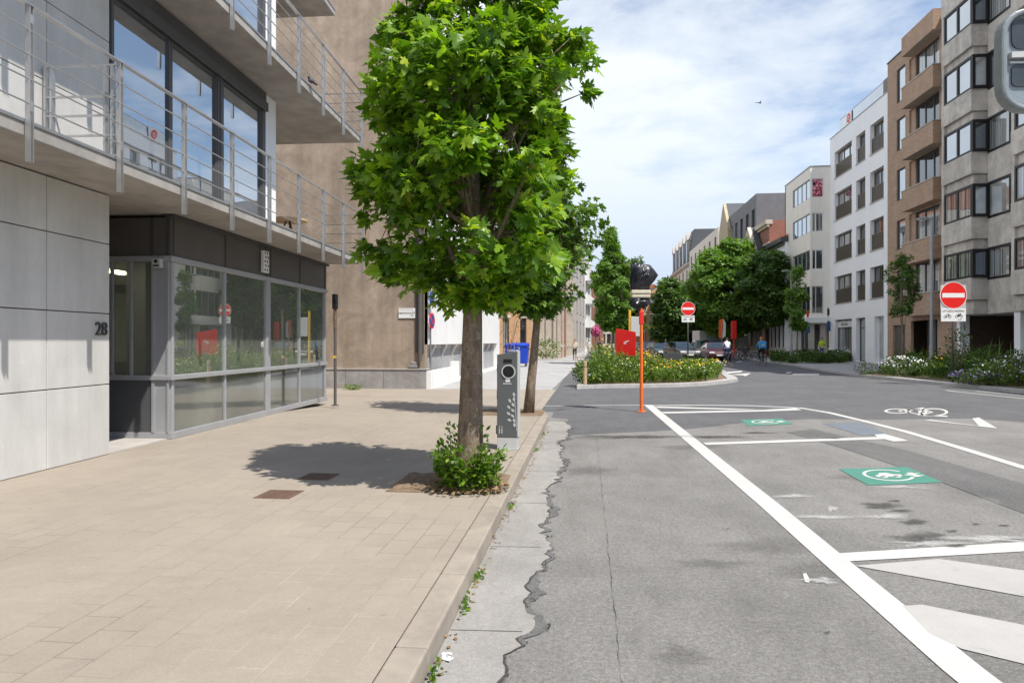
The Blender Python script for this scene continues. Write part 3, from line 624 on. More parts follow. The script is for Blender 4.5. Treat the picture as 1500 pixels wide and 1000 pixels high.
# ================================================================== OFFICE BUILDING (left)
OB=thing('office_building','grey concrete office building with ground floor glass front and steel railed balconies','building',(-6.022,8.062,0),R(91.93))
m=MB(); m2=MB()
def panels(x0,x1,z0,z1,xj,zj,y,th):
    xs=[x0]+sorted(x for x in xj if x0<x<x1)+[x1]; zs=[z0]+[z for z in zj if z0<z<z1]+[z1]; g=.006
    for a,b in zip(xs,xs[1:]):
        for c_,d in zip(zs,zs[1:]): m.box(a+g,b-g if b<x1 else b,y,y+th,c_+g,d-g)
XJ=[-1.05-2.1*k for k in range(9)]
panels(-16,0,.12,3.40,XJ,[1.01,1.9,2.78],0,.06)
panels(-16,0,3.57,6.33,XJ,[4.45,5.34],0,.06); panels(-16,0,6.49,9.40,XJ,[7.38,8.27],0,.06)
m2.box(-16,-.004,.05,.30,.05,3.405).box(-16,-.004,.05,.3,3.565,6.325).box(-16,-.004,.05,.3,6.485,9.395)
m.build('panel_wall',M_panel,OB,bevel=.004); m2.build('panel_joint_backing',M_dgrey,OB)
m=MB(); m.box(-16,8.4,6.02,9,.05,9.4); m.box(-15.9,0,.31,6.0,.10,.14); m.build('rear_block',M_inner,OB)
m=MB(); m.box(-16,4.5,6.0,6.2,3.57,9.4); m.build('inner_wall',M_inner,OB)
# house number
m=MB(); letters(m,'28',.235,(-.165,-.012,1.70),'y',.02,spacing=.95); m.build('house_number',M_dgrey,OB)
# balcony slabs with railings
def balcony(z0,yo,name='balcony',x1=7.86):
    b=MB().box(-16,x1,yo,0 if False else 6.0,z0,z0+.15); bo=b.build(name,M_slab,OB,bevel=.008)
    MB().box(-16,x1-.002,yo-.012,yo-.002,z0+.122,z0+.153).build('drip_strip',M_galv,bo)
    return bo
B1=balcony(3.41,-.88); B2=balcony(6.33,-.88); B3=balcony(9.40,-.25)
def railing(bo,z0,y=-.93):
    pm=None
    for k in range(-10,8):
        s=-1.16+1.265*k if k<7 else 7.80
        if pm is None:
            q=MB()
            for dx in (-.020,.020): q.box(dx-.005,dx+.005,-.024,.024,-.26,1.15)
            q.box(-.018,.018,-.012,.012,.2,.3).box(-.018,.018,-.012,.012,1.0,1.08)
            pm=q.build('railing_post',M_steel,bo)
            o=pm
        else:
            o=pm.copy(); COL.objects.link(o); o.parent=bo
        o.location=(s,y,z0)
    h=MB().box(-14,7.85,y-.03,y+.03,z0+1.150,z0+1.165); h.box(7.80,7.85,y+.03,0,z0+1.150,z0+1.165); h.build('handrail',M_steel,bo)
    for i,zz in enumerate((.27,.49,.71,.93)):
        MB().tube([(-14,y-.005,z0+zz),(7.82,y-.005,z0+zz),(7.82,.0,z0+zz)],.0085,8).build('rail_bar',M_steel,bo,smooth=True)
railing(B1,3.43); railing(B2,6.35)
d=MB(); s0=-1.12
for zz in (1.15,.93-.12,.60,.38,.16): d.box(s0-.012,s0+.012,-.90,-.02,3.43+zz-.010,3.43+zz+.010)
for yy in (-.82,-.74,-.12,-.05): d.box(s0-.03,s0+.03,yy-.012,yy+.012,3.56,4.58)
d.build('divider_railing',M_steel,B1)
# upper glazed walls
def upper(z0,z1):
    MB().box(0,4.5,-.05,.20,z1-.34,z1-.003).box(0,4.5,-.09,-.052,z1-.37,z1-.20).build('shutter_box',M_shut,OB,bevel=.01)
    zt=z1-.34
    for a,b in ((.03,1.34),(1.34,2.68),(2.86,4.36)):
        window(OB,a,b,z0,zt,.045,1,1,M_shut,G_sky,.045,.06,'terrace_door')
    MB().box(2.68,2.86,-.03,.18,z0,zt).box(2.75,2.79,-.045,-.031,z0,zt).build('mullion_pier',M_shut,OB); MB().box(4.36,4.5,-.03,.18,z0,zt).build('mullion_pier',M_shut,OB)
    MB().box(4.5,4.98,-.03,.45,z0,z1-.003).build('white_pier',M_whiteshade,OB,bevel=.01)
    MB().box(4.52,4.98,.45,6.0,z0,z1-.003).build('side_wall',M_whiteshade,OB)
upper(3.562,6.328); upper(6.482,9.398)
# ground floor glass box
GX0,GX1=1.33,7.86; zb=.12
m=MB()
m.box(GX0-.02,GX1+.03,-.05,.06,zb,zb+.10)                                   # base sill
m.box(GX0-.02,GX0+.06,.06,3.2,zb,zb+.10)
m.box(GX0-.05,GX1+.03,-.07,.05,.985,1.055).box(GX0-.05,GX0+.05,.05,3.2,.985,1.055)           # mid rail
m.box(GX0-.04,GX1+.03,-.06,.05,2.72,2.80).box(GX0-.04,GX0+.05,.05,3.2,2.72,2.80)
m.build('transom_rails',M_alu,OB,bevel=.006)
m=MB()
for x,wd in ((2.93,.05),(4.62,.19),(6.22,.05),(7.80,.09)):
    m.box(x-wd/2,x+wd/2,-.035,.04,zb+.10,.983).box(x-wd/2,x+wd/2,-.035,.04,1.057,2.718)
m.box(GX0+.012,GX0+.075,-.03,.05,zb+.1,.983).box(GX0+.012,GX0+.075,-.03,.05,1.057,2.718)
m.build('mullions',M_alu,OB,bevel=.004)
m=MB().box(GX0-.01,GX0+.01,.003,.26,zb+.1,.983).box(GX0-.01,GX0+.01,.003,.26,1.057,2.718).box(GX0-.03,GX0-.008,.0,.03,zb+.1,2.718).box(GX0-.03,GX0-.008,.22,.26,zb+.1,2.718); m.build('corner_post',M_alu,OB)
m=MB().box(GX0-.015,GX1+.02,-.03,.04,2.802,3.36); 
m.box(GX0-.015,GX0+.04,.042,3.2,2.802,3.36); m.build('spandrel',M_span,OB)
m=MB()
for x in (1.38,2.93,4.52,4.72,6.22,7.78): m.box(x-.018,x+.018,-.042,-.031,2.81,3.355)
for y in (.02,.26): m.box(GX0-.03,GX0-.016,y-.02,y+.02,2.81,3.355)
m.box(GX0-.05,GX1+.04,-.10,.04,3.36,3.405); m.build('spandrel_ribs',M_dgrey,OB)
def pane(a,b,z0,z1,mat,y=.0): MB().box(a,b,y-.006,y+.006,z0,z1).build('pane',mat,OB)
for a,b in ((1.40,2.91),(2.95,4.53),(4.71,6.20),(6.24,7.76)):
    pane(a,b,1.05,2.725,M_shop); pane(a,b,zb+.095,.99,G_frost)
for y0,y1 in ((.27,.86),(.89,1.6),(1.64,3.2)):
    MB().box(GX0-.006,GX0+.006,y0,y1,1.05,2.725).build('pane',M_shop,OB)
m=MB()
for y in (.875,1.62,.58): m.box(GX0-.025,GX0+.02,y-.018,y+.018,1.057,2.718)
m.build('mullions',M_alu,OB)
MB().box(GX0-.008,GX0+.01,.262,3.2,zb+.10,.984).build('lower_panel',M_shut,OB)
MB().box(GX1-.006,GX1+.006,.05,6,1.05,2.725).build('pane',M_shop,OB); MB().box(GX1-.01,GX1+.02,.05,6,zb,1.05).box(GX1-.01,GX1+.02,.05,6,2.725,3.36).build('lower_panel',M_span,OB)
# entrance recess
MB().box(0,1.32,3.2,3.3,.05,3.40).build('entrance_door',M_shut,OB); MB().box(-.25,0,.31,3.2,.05,3.40).build('entrance_side',M_span,OB); MB().box(0,1.30,.02,3.19,.05,.135).build('entrance_step',M_grstone,OB)
# interior
m=MB().box(1.36,7.84,.08,6.0,.10,.17); m.build('interior_floor',M_innerf,OB)
m=MB().box(1.36,7.84,.08,5.9,2.95,3.35); m.box(1.35,7.84,5.95,6.01,.17,2.95); m.build('interior_ceiling',M_inner,OB)
m=MB(); m.box(3.1,3.45,1.5,1.85,.17,2.95).box(5.7,6.0,1.6,1.9,.17,2.95); m.build('interior_column',M_span,OB)
ML,nt_,out_=nm('office_lamp'); em=nt_.nodes.new('ShaderNodeEmission'); em.inputs[0].default_value=(1,.9,.75,1); em.inputs[1].default_value=32; L(nt_,em.outputs[0],out_.inputs[0])
m=MB()
for x,y in ((2.,1.6),(2.,3.6),(4.6,3.2),(6.8,2.6)): m.box(x-.7,x+.7,y-.2,y+.2,2.93,2.949)
m.build('ceiling_lamp',ML,OB)
m=MB(); m.box(1.9,3.0,2.6,3.4,.88,.92)
for x in (1.95,2.95):
    for y in (2.65,3.35): m.box(x-.02,x+.02,y-.02,y+.02,.17,.88)
t_desk=thing('office_desk','plain desk inside the glazed ground floor office','desk',(0,0,0)); t_desk.location=OB.location; t_desk.rotation_euler=OB.rotation_euler
m.build('desk_top',M_woodf,t_desk); MB().box(2.2,2.8,3.0,3.04,.98,1.32).box(2.45,2.55,3.0,3.06,.92,.98).build('monitor',M_black,t_desk)
# little things on the facade
sl=thing('wall_lamp','small square lamp box high on the grey corner post of the glass front','lamp',OB.matrix_basis@Vector((GX0,-.02,2.70)) if False else (0,0,0)); sl.location=OB.location; sl.rotation_euler=OB.rotation_euler
MB().box(GX0-.12,GX0-.032,.07,.20,2.62,2.75).build('housing',M_chlight,sl,bevel=.008); MB().disc((GX0-.122,.135,2.71),.026,12,.01,'x').build('lens',M_black,sl); MB().box(GX0-.126,GX0-.119,.09,.18,2.635,2.66).build('louvre',M_dgrey,sl)
vb=thing('vent_plate','white perforated plate on the dark band above the shop window','vent plate',(0,0,0)); vb.location=OB.location; vb.rotation_euler=OB.rotation_euler
MB().box(4.24,4.48,-.11,-.05,2.86,3.27).build('plate',M_whitesign,vb,bevel=.006)
m=MB()
for i in range(5):
    for j in range(2): m.disc((4.30+.10*j+(.03 if i%2 else 0),-.113,2.91+.08*i),.020,10,.006)
m.build('holes',M_black,vb)
tb=thing('terrace_table','round wooden table on the first floor terrace','table',(0,0,0)); tb.location=OB.location; tb.rotation_euler=OB.rotation_euler
MB().disc((6.75,.45,4.28),.42,28,.035,'z').build('table_top',M_wood,tb); m=MB()
for a in range(3): m.tube([(6.75+.05*math.cos(a*2.1),.45+.05*math.sin(a*2.1),4.26),(6.75+.3*math.cos(a*2.1),.45+.3*math.sin(a*2.1),3.56)],.02)
m.build('table_leg',M_dgrey,tb)
# pigeon on the balcony edge
pg=thing('pigeon','dark pigeon sitting on the edge of the upper balcony','bird',(0,0,0)); px_,py_=at(456,13.1); pg.location=(px_,py_,6.48)
b=MB().ball((0,0,.10),(.13,.065,.065),14,10); b.ball((.12,0,.18),(.038,.034,.038),12,8); b.tube([(.06,0,.12),(.10,0,.17)],[.05,.035]); b.tube([(-.10,0,.09),(-.25,0,.06)],[.04,.03],8); b.build('body',fab('pigeon',(.07,.07,.085)),pg,smooth=True)
MB().tube([(.15,0,.18),(.185,0,.172)],[.012,.002],6).build('beak',M_black,pg); MB().tube([(0,.02,.06),(0,.02,0)],.006).build('leg',M_redp,pg); MB().tube([(0,-.02,.06),(0,-.02,0)],.006).build('leg',M_redp,pg)
pg.rotation_euler=(0,0,R(250)); pg.scale=(.62,.62,.62)
# swift in the sky
sw=thing('swift','small swift flying in the cloudy sky','bird',(*at(1113,60),ZZ(151,60)),R(30))
MB().ball((0,0,0),(.20,.05,.05),10,8).build('body',M_black,sw,smooth=True)
for s_ in (-1,1): MB().add([(.08,0,0),(-.04,0,0),(-.22,.42*s_,.10),(-.05,.22*s_,.10),(.08,0,.012),(-.04,0,.012),(-.22,.42*s_,.112),(-.05,.22*s_,.112)],[(0,1,2,3),(4,5,6,7),(0,1,5,4),(1,2,6,5),(2,3,7,6),(3,0,4,7)]).build('wing',M_black,sw)

# ================================================================== GABLE CORNER BUILDING
gx,gy=at(622,21.9)
GB=thing('corner_building','tan stuccoed gable end with a white painted street front','building',(gx,gy,0))
m=MB(); m.box(-16,-.0,0,.4,.60,16); m.build('gable_wall',M_tan,GB)
m=MB(); 
for a,b in ((-16,-8.2),(-8.19,-5.6),(-5.59,-3.0),(-2.99,-2.62),(-2.61,-1.35),(-1.34,.06)): m.box(a,b,-.06,.4,.0,.645)
m.build('plinth',M_plinth,GB,bevel=.008)
m=MB(); m.box(-16,.10,-.085,.4,.647,.68); m.build('plinth_cap',M_grstone,GB)
m=MB(); wall_h=16
yws=[(1.2+2.5*k,2.3+2.5*k) for k in range(7)]
sub=MB(); wall(sub,19,wall_h-1.45,[(a,b,z,z+1.7) for a,b in yws for z in (4.2,7.6,11.)],.2,0,0,0.0,1.45)
m.add([(-y,x,z) for x,y,z in sub.v],sub.f)
m.box(-.40,-.002,.41,19,1.45,1.5); m.quad((0,19,0),(-10,19,0),(-10,19,16),(0,19,16)).quad((0,0.0,16),(0,19,16),(-10,19,16),(-10,0,16))
m.build('street_wall',M_whitep,GB)
MB().box(-.5,-.22,.41,18.99,0,1.45).build('recessed_base',plain('grey_base_paint',(.36,.365,.37),.85,.1,2,dirt=.4,streak=.3),GB)
MB().box(.06,.22,-.05,3.4,0,.60).box(-.2,.2,3.41,18.9,0,.10).box(-.22,.02,5.2,5.9,0,.75).box(-.22,.02,11.8,12.4,0,1.449).box(-.22,-.0,17.9,18.9,0,1.449).build('base_blocks',M_whitep,GB,bevel=.01)
m=MB()
for k in range(9):
    y=1.6+1.9*k; MB().prism([(-.21,1.44),(-.01,1.44),(-.01,1.36),(-.15,1.1),(-.21,.85)],y,y+.12,0,'y').build('corbel',M_grstone,GB)
m.box(-.215,-.2,.5,18.8,1.30,1.448)
m.build('ledge',M_grstone,GB)
for a,b in yws:
    for z in (4.2,7.6,11.):
        f=window(GB,a,b,z,z+1.7,.19,2,1,M_dgrey,G_sky,.06)
        f.rotation_euler=(0,0,R(90))
MB().tube([(-.13,-.09,.9),(-.13,-.09,15.5)],.06,10).box(-.30,-.02,-.035,-.003,1.2,15.9).build('drainpipe',M_span,GB)
MB().box(-.52,-.22,-.10,-.0,.70,.80).box(-.45,-.25,-.085,-.0,.8,.9).build('broken_base_stone',M_plinth,GB,bevel=.02)
sg=thing('street_sign','white street name plate on the tan gable wall','sign',(gx-.55,gy-.02,ZZ(458.5,21.9)))
MB().box(-.30,.30,-.012,.0,-.16,.16).build('plate',M_whitesign,sg,bevel=.004)
m=MB(); letters(m,'HEETSSTRAAT',.085,(-.03,-.014,-.005),'y',.004); 
m.box(-.27,.16,-.016,-.0135,.118,.124).box(.155,.162,-.016,-.0135,.06,.122).box(.16,.24,-.016,-.0135,.03,.036).box(.10,.20,-.016,-.0135,-.085,-.07).build('lettering',M_dgrey,sg)
sp_=thing('parking_sign_post','pole with stacked traffic signs seen edge on at the white corner','sign',(gx+.14,gy+.35,0),R(82))
MB().tube([(0,.03,.0),(0,.03,4.2)],.03,10).build('pole',M_galv,sp_,smooth=True)
MB().disc((0,-.02,2.22),.26,28,.012).build('plate',M_redp,sp_); MB().disc((0,-.029,2.22),.20,28,.006).build('face',M_bluesign,sp_); MB().add([(-.15,-.033,2.33),(-.11,-.033,2.37),(.15,-.033,2.11),(.11,-.033,2.07)],[(0,1,2,3)]).build('stroke',M_redp,sp_)
MB().box(-.2,.2,-.03,-.016,2.78,3.16).build('blue_plate',M_bluesign,sp_); m=MB(); letters(m,'P',.26,(0,-.034,2.97)); m.build('letter',M_whitesign,sp_)
MB().prism([(-.30,3.27),(.30,3.27),(0,3.78)],-.03,-.016,0,'y').build('red_triangle',M_redp,sp_); MB().prism([(-.2,3.33),(.2,3.33),(0,3.67)],-.035,-.031,0,'y').build('face',M_whitesign,sp_)
# slim grey post in front of the gable
p=thing('sensor_post','slim dark grey post with a black head and a yellow sticker','post',(*P(491,594,.1),.10))
MB().tube([(0,0,0),(0,0,2.18)],.033,14).disc((0,0,.01),.08,18,.02,'z').build('pole',M_span,p,smooth=False)
MB().box(-.055,.055,-.06,.05,2.18,2.52).box(-.04,.05,-.09,-.06,2.36,2.47).build('head',M_black,p,bevel=.02); MB().tube([(0,0,1.72),(0,0,2.2)],.04,12).build('collar',M_rust,p); MB().box(-.034,.034,-.037,-.02,1.07,1.13).build('sticker',M_yellow,p)

# ================================================================== RIGHT HAND BUILDINGS
def planeX(px,X):
    u=(px-750)/1000; d=X/(-SA+u*CA); return d*(CA+u*SA), d
GZ=.12
# ---- white apartment building
XF=19.0; YF=planeX(1216,XF)[0]; YN=planeX(1300,XF)[0]; Wd=YF-YN
WB=thing('apartment_building','white rendered apartment building with bronze glazed balustrades and roof terrace','building',(XF,YF,0),RIGHT)
lx=lambda px,X=XF: YF-planeX(px,X)[0]
A0,A1=lx(1222.5),lx(1247.7); B0,B1_=lx(1254),lx(1267.5); C0,C1=lx(1274.5),lx(1294.5)
rows=[(4.42,6.5),(7.62,9.65),(10.8,12.88),(14.05,16.05)]
ops=[(a,b,z0,z1) for z0,z1 in rows for a,b in ((A0,A1),(B0,B1_),(C0,C1))]+[(A0,A1,.15,3.2),(B0,B1_,.15,3.2),(lx(1281),C1,.15,3.2)]
m=MB(); wall(m,Wd,17.35,ops,.34); shell(m,Wd,17.35,14); m.build('wall',M_whiteshade,WB)
m=MB(); m.box(-.03,Wd+.02,-.03,.25,17.352,17.42); m.build('coping',M_galv,WB)
for a,b,z0,z1 in ops[:12]: MB().box(a-.04,b+.04,-.05,.09,z0-.06,z0-.003).build('sill',M_grstone,WB)
for z0,z1 in rows:
    window(WB,A0,A1,z0,z1,.34,3,1,M_woodf,G_curt if z0<5 else G_sky,.09); window(WB,B0,B1_,z0,z1,.34,1,1,M_woodf,G_dark,.09); window(WB,C0,C1,z0,z1,.34,2,1,M_woodf,G_dark,.09)
    for a,b in ((A0,A1),(B0,B1_),(C0,C1)):
        m=MB(); m.box(a+.02,b-.02,.10,.125,z0+1.05,z0+1.09).box(a+.02,b-.02,.10,.125,z0+.03,z0+.06)
        n=int((b-a)/.055)
        for i in range(n): x=a+.03+i*(b-a-.06)/n; m.box(x,x+.030,.105,.12,z0+.06,z0+1.05)
        m.build('balustrade',M_bronze,WB)
window(WB,A0,A1,.15,3.2,.33,2,1,M_dgrey,G_curt,.07,zs=[2.55],name='shop_window'); window(WB,B0,B1_,.15,3.2,.33,1,1,M_dgrey,G_curt,.07,zs=[2.5],name='door'); window(WB,lx(1281),C1,.15,3.2,.33,1,1,M_whiteshade,G_blind,.07,name='door')
m=MB(); m.box(A0+.1,A1-.1,.22,.25,2.62,3.05); m.build('shop_sign',M_whitesign,WB); m=MB(); letters(m,'wijn & meer',.26,((A0+A1)/2-.3,.21,2.84)); m.build('sign_lettering',M_dgrey,WB)
t0,t1=lx(1223),lx(1286); m=MB(); m.box(t0,t1,.35,.37,17.42,18.5); m.build('terrace_glass',G_blue,WB); m=MB()
for i in range(8): x=t0+i*(t1-t0)/7; m.box(x-.02,x+.02,.375,.41,17.4,18.52)
m.box(t0,t1,.34,.38,18.5,18.54); m.box(t0,t0+.03,.38,4,17.42,18.5); m.build('terrace_rail',M_galv,WB); MB().box(t1,Wd-.05,.33,.36,17.42,18.6).build('terrace_screen',M_bronze,WB)
ad=thing('estate_board','white board with a red round emblem hung on the roof terrace glass','sign',(XF+.31,YF-lx(1237)-.0,17.95),RIGHT)
MB().box(-.55,.55,-.02,0,-.85,.55).build('board',M_whitesign,ad); MB().disc((0,-.026,.12),.34,24,.01).build('emblem',M_redp,ad); m=MB(); m.ring((0,-.034,.12),.10,.16,16,.006).box(-.03,.03,-.037,-.03,-.05,.0); m.build('emblem_mark',M_whitesign,ad); m=MB()
for i,wd in enumerate((.36,.28)): m.box(-wd,wd,-.026,-.021,-.42-.2*i,-.34-.2*i)
m.build('lines',M_redp,ad)
# ---- brown brick building with brick balconies
YF2=YN-.02; YN2=planeX(1378,XF)[0]; YN2=planeX(1378,XF-.75)[0]; W2=YF2-YN2
BB=thing('brick_apartments','brown brick apartment building with stacked brick balconies','building',(XF,YF2,0),RIGHT)
l2=lambda px,X=XF: YF2-planeX(px,X)[0]
wl0,wl1=l2(1313.5),l2(1326); q0,q1=l2(1332),l2(1376)
lrows=[(16.15,18.2),(13.2,15.15),(10.15,12.05),(7.15,8.95)]
bal=[(15.15,16.32),(12.15,13.32),(9.12,10.28),(6.0,7.18),(3.0,4.2)]
ops=[(wl0,wl1,a,b) for a,b in lrows]+[(wl0,wl1,4.1,5.9)]+[(q0,q1,b1+.0,b1+1.85) for b0,b1 in bal]+[(l2(1308),l2(1326),.15,2.55),(l2(1334.5),l2(1373),.15,2.75)]
m=MB(); wall(m,W2,19.1,ops,.14,mi=0); shell(m,W2,19.1,14); m.build('wall',M_brown,BB)
for a,b in lrows+[(4.1,5.9)]: window(BB,wl0,wl1,a,b,.13,1,1,M_dgrey,G_sky,.08)
for b0,b1 in bal:
    pw=q0+1.0
    MB().box(q0-.01,q0+.55,.10,.5,b1,b1+1.85).build('loggia_pier',M_brown,BB)
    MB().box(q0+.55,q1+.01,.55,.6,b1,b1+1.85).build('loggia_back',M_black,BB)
    window(BB,q0+.56,q1,b1,b1+1.85,.25,3,1,M_dgrey,G_curt if b0<7 or b0>14 else G_dark,.08)
    MB().box(l2(1321,XF-.6),l2(1366.5,XF-.62),-.62,-.003,b0,b1).build('balcony_front',M_brown,BB); MB().box(l2(1321,XF-.6)-.03,l2(1366.5,XF-.62)+.03,-.65,-.0,b1+.003,b1+.06).build('balcony_coping',M_grstone,BB)
MB().box(l2(1321,XF-.6),l2(1366.5,XF-.62),-.62,-.003,18.2,19.3).build('balcony_front',M_brown,BB)
MB().box(l2(1308)-.01,l2(1326),.13,.3,.1,2.6).build('garage_door',M_span,BB); m=MB(); m.box(l2(1334.5)-.01,l2(1373)+.01,.9,.95,.1,2.8); m.build('porch_back',M_span,BB); MB().box(l2(1352),l2(1362),.3,.89,.1,2.75).build('porch_wall',M_shut,BB)
MB().box(-.03,W2+.02,-.05,.2,19.102,19.17).build('coping',M_dgrey,BB)
# ---- grey concrete building with jutting bay windows
YF3=YN2-.02; W3=9.6
CB=thing('concrete_apartments','grey concrete apartment building with jutting black framed bay windows on white columns','building',(XF,YF3,0),RIGHT)
l3=lambda px,X=XF: YF3-planeX(px,X)[0]
pj=.75; ba0=.02; ba1=l3(1422.5,XF-pj); step=ba1-ba0+3.05
zr=[(4.6,5.95),(7.5,9.05),(10.6,12.1),(13.6,15.2),(16.7,18.15)]
H3=20.2; m=MB(); m.box(0,W3,.35,14,2.86,H3); 
bays=[]; x=ba0
while x<W3-2.5: bays.append((x,x+(ba1-ba0))); x+=step
for (a,b) in bays:
    prev=2.86
    for z0,z1 in zr:   # spandrel of the bay : lower recessed band and the jutting band
        m.box(a,b,-pj,.349,z0-1.05,z0); m.box(a,b-.12,-pj+.16,.349,prev,z0-1.052); prev=z1
    m.box(a,b,-pj,.349,prev,H3)
    m.box(a,a+.22,-pj+.02,.349,4.6,H3-.2)
    c0=b; c1=b+3.05; prev=2.86
    for z0,z1 in zr:
        m.box(c0+.003,c1-.003,-.02,.349,prev,z0+.02); prev=z1+.05
    m.box(c0+.003,c1-.003,-.02,.349,prev,H3); m.box(c1-.55,c1-.003,-.015,.349,2.9,H3-.1)
m.build('concrete_bands',M_gconc,CB,bevel=.012)
for bi,(a,b) in enumerate(bays[:5]):
    for i,(z0,z1) in enumerate(zr):
        g=G_sky
        window(CB,a+.22,b-.01,z0,z1,-pj+.12,2,1,M_black,G_sky if i>1 else G_curt,.11,.10,'bay_window')
        f=window(CB,.0,pj+.0,z0,z1,.0,1,1,M_black,G_blind if i%2 else G_dark,.13,.10,'bay_side_window'); f.rotation_euler=(0,0,R(90)); f.location=(b+.0,-pj+.02,0)
        window(CB,b+.05,b+2.5,z0-.12,z1+.05,.06,2,1,M_black,(G_curt,G_blind,G_curt,G_dark)[(i+bi)%4],.12,.10,'window',xs=[b+1.75])
for xc in (l3(1402),l3(1489)): MB().box(xc-.22,xc+.22,.02,.5,.1,2.855).build('column',M_whiteshade,CB,bevel=.02)
MB().box(.02,W3,2.6,2.8,.1,2.86).box(.02,.2,.35,2.6,.1,2.86).build('recess_wall',M_dbrick,CB); MB().box(l3(1497)+.1,W3-.1,1.2,1.3,.1,2.86).build('garage_door',M_span,CB)
MB().box(0,W3,-pj-.02,14,H3+.003,H3+.1).build('roof_edge',M_dgrey,CB)
_y=YF3-W3-4.2
# ---- beige corner building with window bands
XR=17.5; YR=planeX(1187,XR)[0]; Y4=planeX(1150,XR)[0]
RB=thing('beige_apartments','beige clad apartment block with corner windows and a shop canopy','building',(XR,YR,0),0)
EW=2.5; m=MB(); zr4=[(3.75,5.9),(7.2,8.75),(10.15,11.65),(12.85,14.35)]
L4=Y4-YR
sub=MB(); wall(sub,1.45,15.25-2.95,[(.0-.01+.12,.98,a,b) for a,b in zr4],.12,0,0,0.0,2.95); m.add(sub.v,sub.f)
sub=MB(); wall(sub,L4,15.25-2.95,[(L4-4.6,L4-.12,a,b) for a,b in zr4],.12,0,0,0,2.95)   # street face, x runs far to near
m.add([(y,L4-x,z) for x,y,z in sub.v],sub.f)
m.box(1.45,14,.0,L4,0,15.25); m.quad((0,0,15.25),(1.45,0,15.25),(1.45,L4,15.25),(0,L4,15.25)); m.quad((0,0,2.95),(0,L4,2.95),(1.45,L4,2.95),(1.45,0,2.95)); m.box(.0,1.45,L4-.2,L4,0,15.2)
m.build('wall',M_beige,RB)
MB().box(-.04,1.5,-.04,L4,15.253,15.34).build('roof_edge',M_galv,RB)
for i,(a,b) in enumerate(zr4):
    window(RB,.11,.98,a,b,.12,2 if i<3 else 1,1,M_whitesign if i else M_grstone,(G_dark,G_dark,G_curt,G_dark)[i],.07,xs=[.42] if i<3 else None)
    f=window(RB,L4-4.6,L4-.12,a,b,.12,4,1,M_galv,(G_dark,G_sky,G_blue,G_blue)[i],.06); f.rotation_euler=(0,0,RIGHT); f.location=(0,L4,0)
mp_,ntp,outp=nm('poster_pattern'); cp=coords(ntp); fn=noise(ntp,cp,5.5,4,.6,.8); bsdf(ntp,outp,ramp(ntp,fn,[(.44,(.03,.01,.015)),(.5,(.45,.03,.07)),(.58,(.75,.30,.38))]),.6)
MB().box(.2,.92,.02,.03,12.95,14.25).build('window_poster',mp_,RB)
MB().box(-.4,3.0,-.35,4,3.0,3.42).build('canopy',M_whitesign,RB,bevel=.01)
MB().box(-.02,.4,.3,.7,.1,2.95).box(.9,1.25,.3,.65,.1,2.95).build('shop_pillar',M_grstone,RB); MB().box(.0,1.45,2.2,2.3,.1,2.95).build('shop_front',M_span,RB); window(RB,.1,1.4,.3,2.6,2.18,2,1,M_dgrey,G_dark,.06,name='shop_window')

# ---- generic town houses
def house(name,label,p0,p1,H,D,mat,cols,rows_,fm=M_dgrey,gm=G_dark,roof=None,roofh=2.5,ww=.9,cornice=None,trim=None,sides=True,door=True,rev=.18):
    p0=Vector((*p0,0)); p1=Vector((*p1,0)); W=(p1-p0).length; t=p1-p0
    o=thing(name,label,'building',(p0.x,p0.y,0),math.atan2(t.y,t.x))
    ops=[]
    for (z0,z1) in rows_:
        for i in range(cols):
            c=(i+.5)*W/cols; ops.append((c-ww/2,c+ww/2,z0,z1))
    m=MB(); wall(m,W,H,ops,rev); shell(m,W,H,D); m.build('wall',mat,o)
    for a,b,c_,d in ops: window(o,a,b,c_,d,rev,2 if b-a>.8 else 1,1,fm,gm if random.random()<.6 else G_curt,.07)
    if trim:
        for a,b,c_,d in ops: MB().box(a-.12,b+.12,-.05,.02,d+.003,d+.2).build('lintel',trim,o); MB().box(a-.1,b+.1,-.08,.02,c_-.12,c_-.003).build('sill',trim,o)
    if cornice: MB().box(-.1,W+.1,-.35,.3,H-.35,H+.06).box(-.06,W+.06,-.18,-.002,H-.6,H-.352).build('cornice',cornice,o)
    if roof=='gable':   # ridge parallel to the street
        q=MB(); q.prism([(-.2,H+.07),(D/2,H+roofh),(D+.1,H+.07)],-.02,W+.02,0,'x'); q.build('roof',M_tile,o); MB().box(W*.2,W*.2+.6,D/2-.3,D/2+.3,H+roofh-.6,H+roofh+.9).build('chimney',M_red,o)
    elif roof=='mansard':
        q=MB(); q.prism([(.0,H+.07),(.9,H+roofh),(D-.5,H+roofh),(D,H+.07)],0,W,0,'x'); q.build('roof',M_slate,o)
        for i in range(cols):
            c=(i+.5)*W/cols; q=MB().box(c-.55,c+.55,-.05,1.1,H+.3,H+roofh*.72); q.prism([(c-.7,H+roofh*.72),(c+.7,H+roofh*.72),(c,H+roofh*.95)],-.12,1.1,0,'y'); dm=q.build('dormer',M_grstone,o); MB().box(c-.35,c+.35,-.07,-.052,H+.5,H+roofh*.66).build('pane',G_dark,dm)
    elif roof=='front':  # gable facing the street
        q=MB(); q.prism([(0,H),(W,H),(W/2,H+roofh)],0,.35,0,'y'); q.build('gable',mat,o); q=MB(); q.prism([(-.15,H-.1),(W/2,H+roofh-.25),(W+.15,H-.1),(W/2,H+roofh-.02)],.36,D,0,'y'); q.build('roof',M_slate,o)
    return o
house('low_apartments','lower cream apartment block next to the concrete building, outside the right edge',(19,_y),(19,4),13.4,12,M_cream,7,[(.8,2.9),(4.2,6),(7.2,9),(10.2,12)],ww=1.5)
XS=17.2
def pr(px,X=XS): return (X,planeX(px,X)[0])
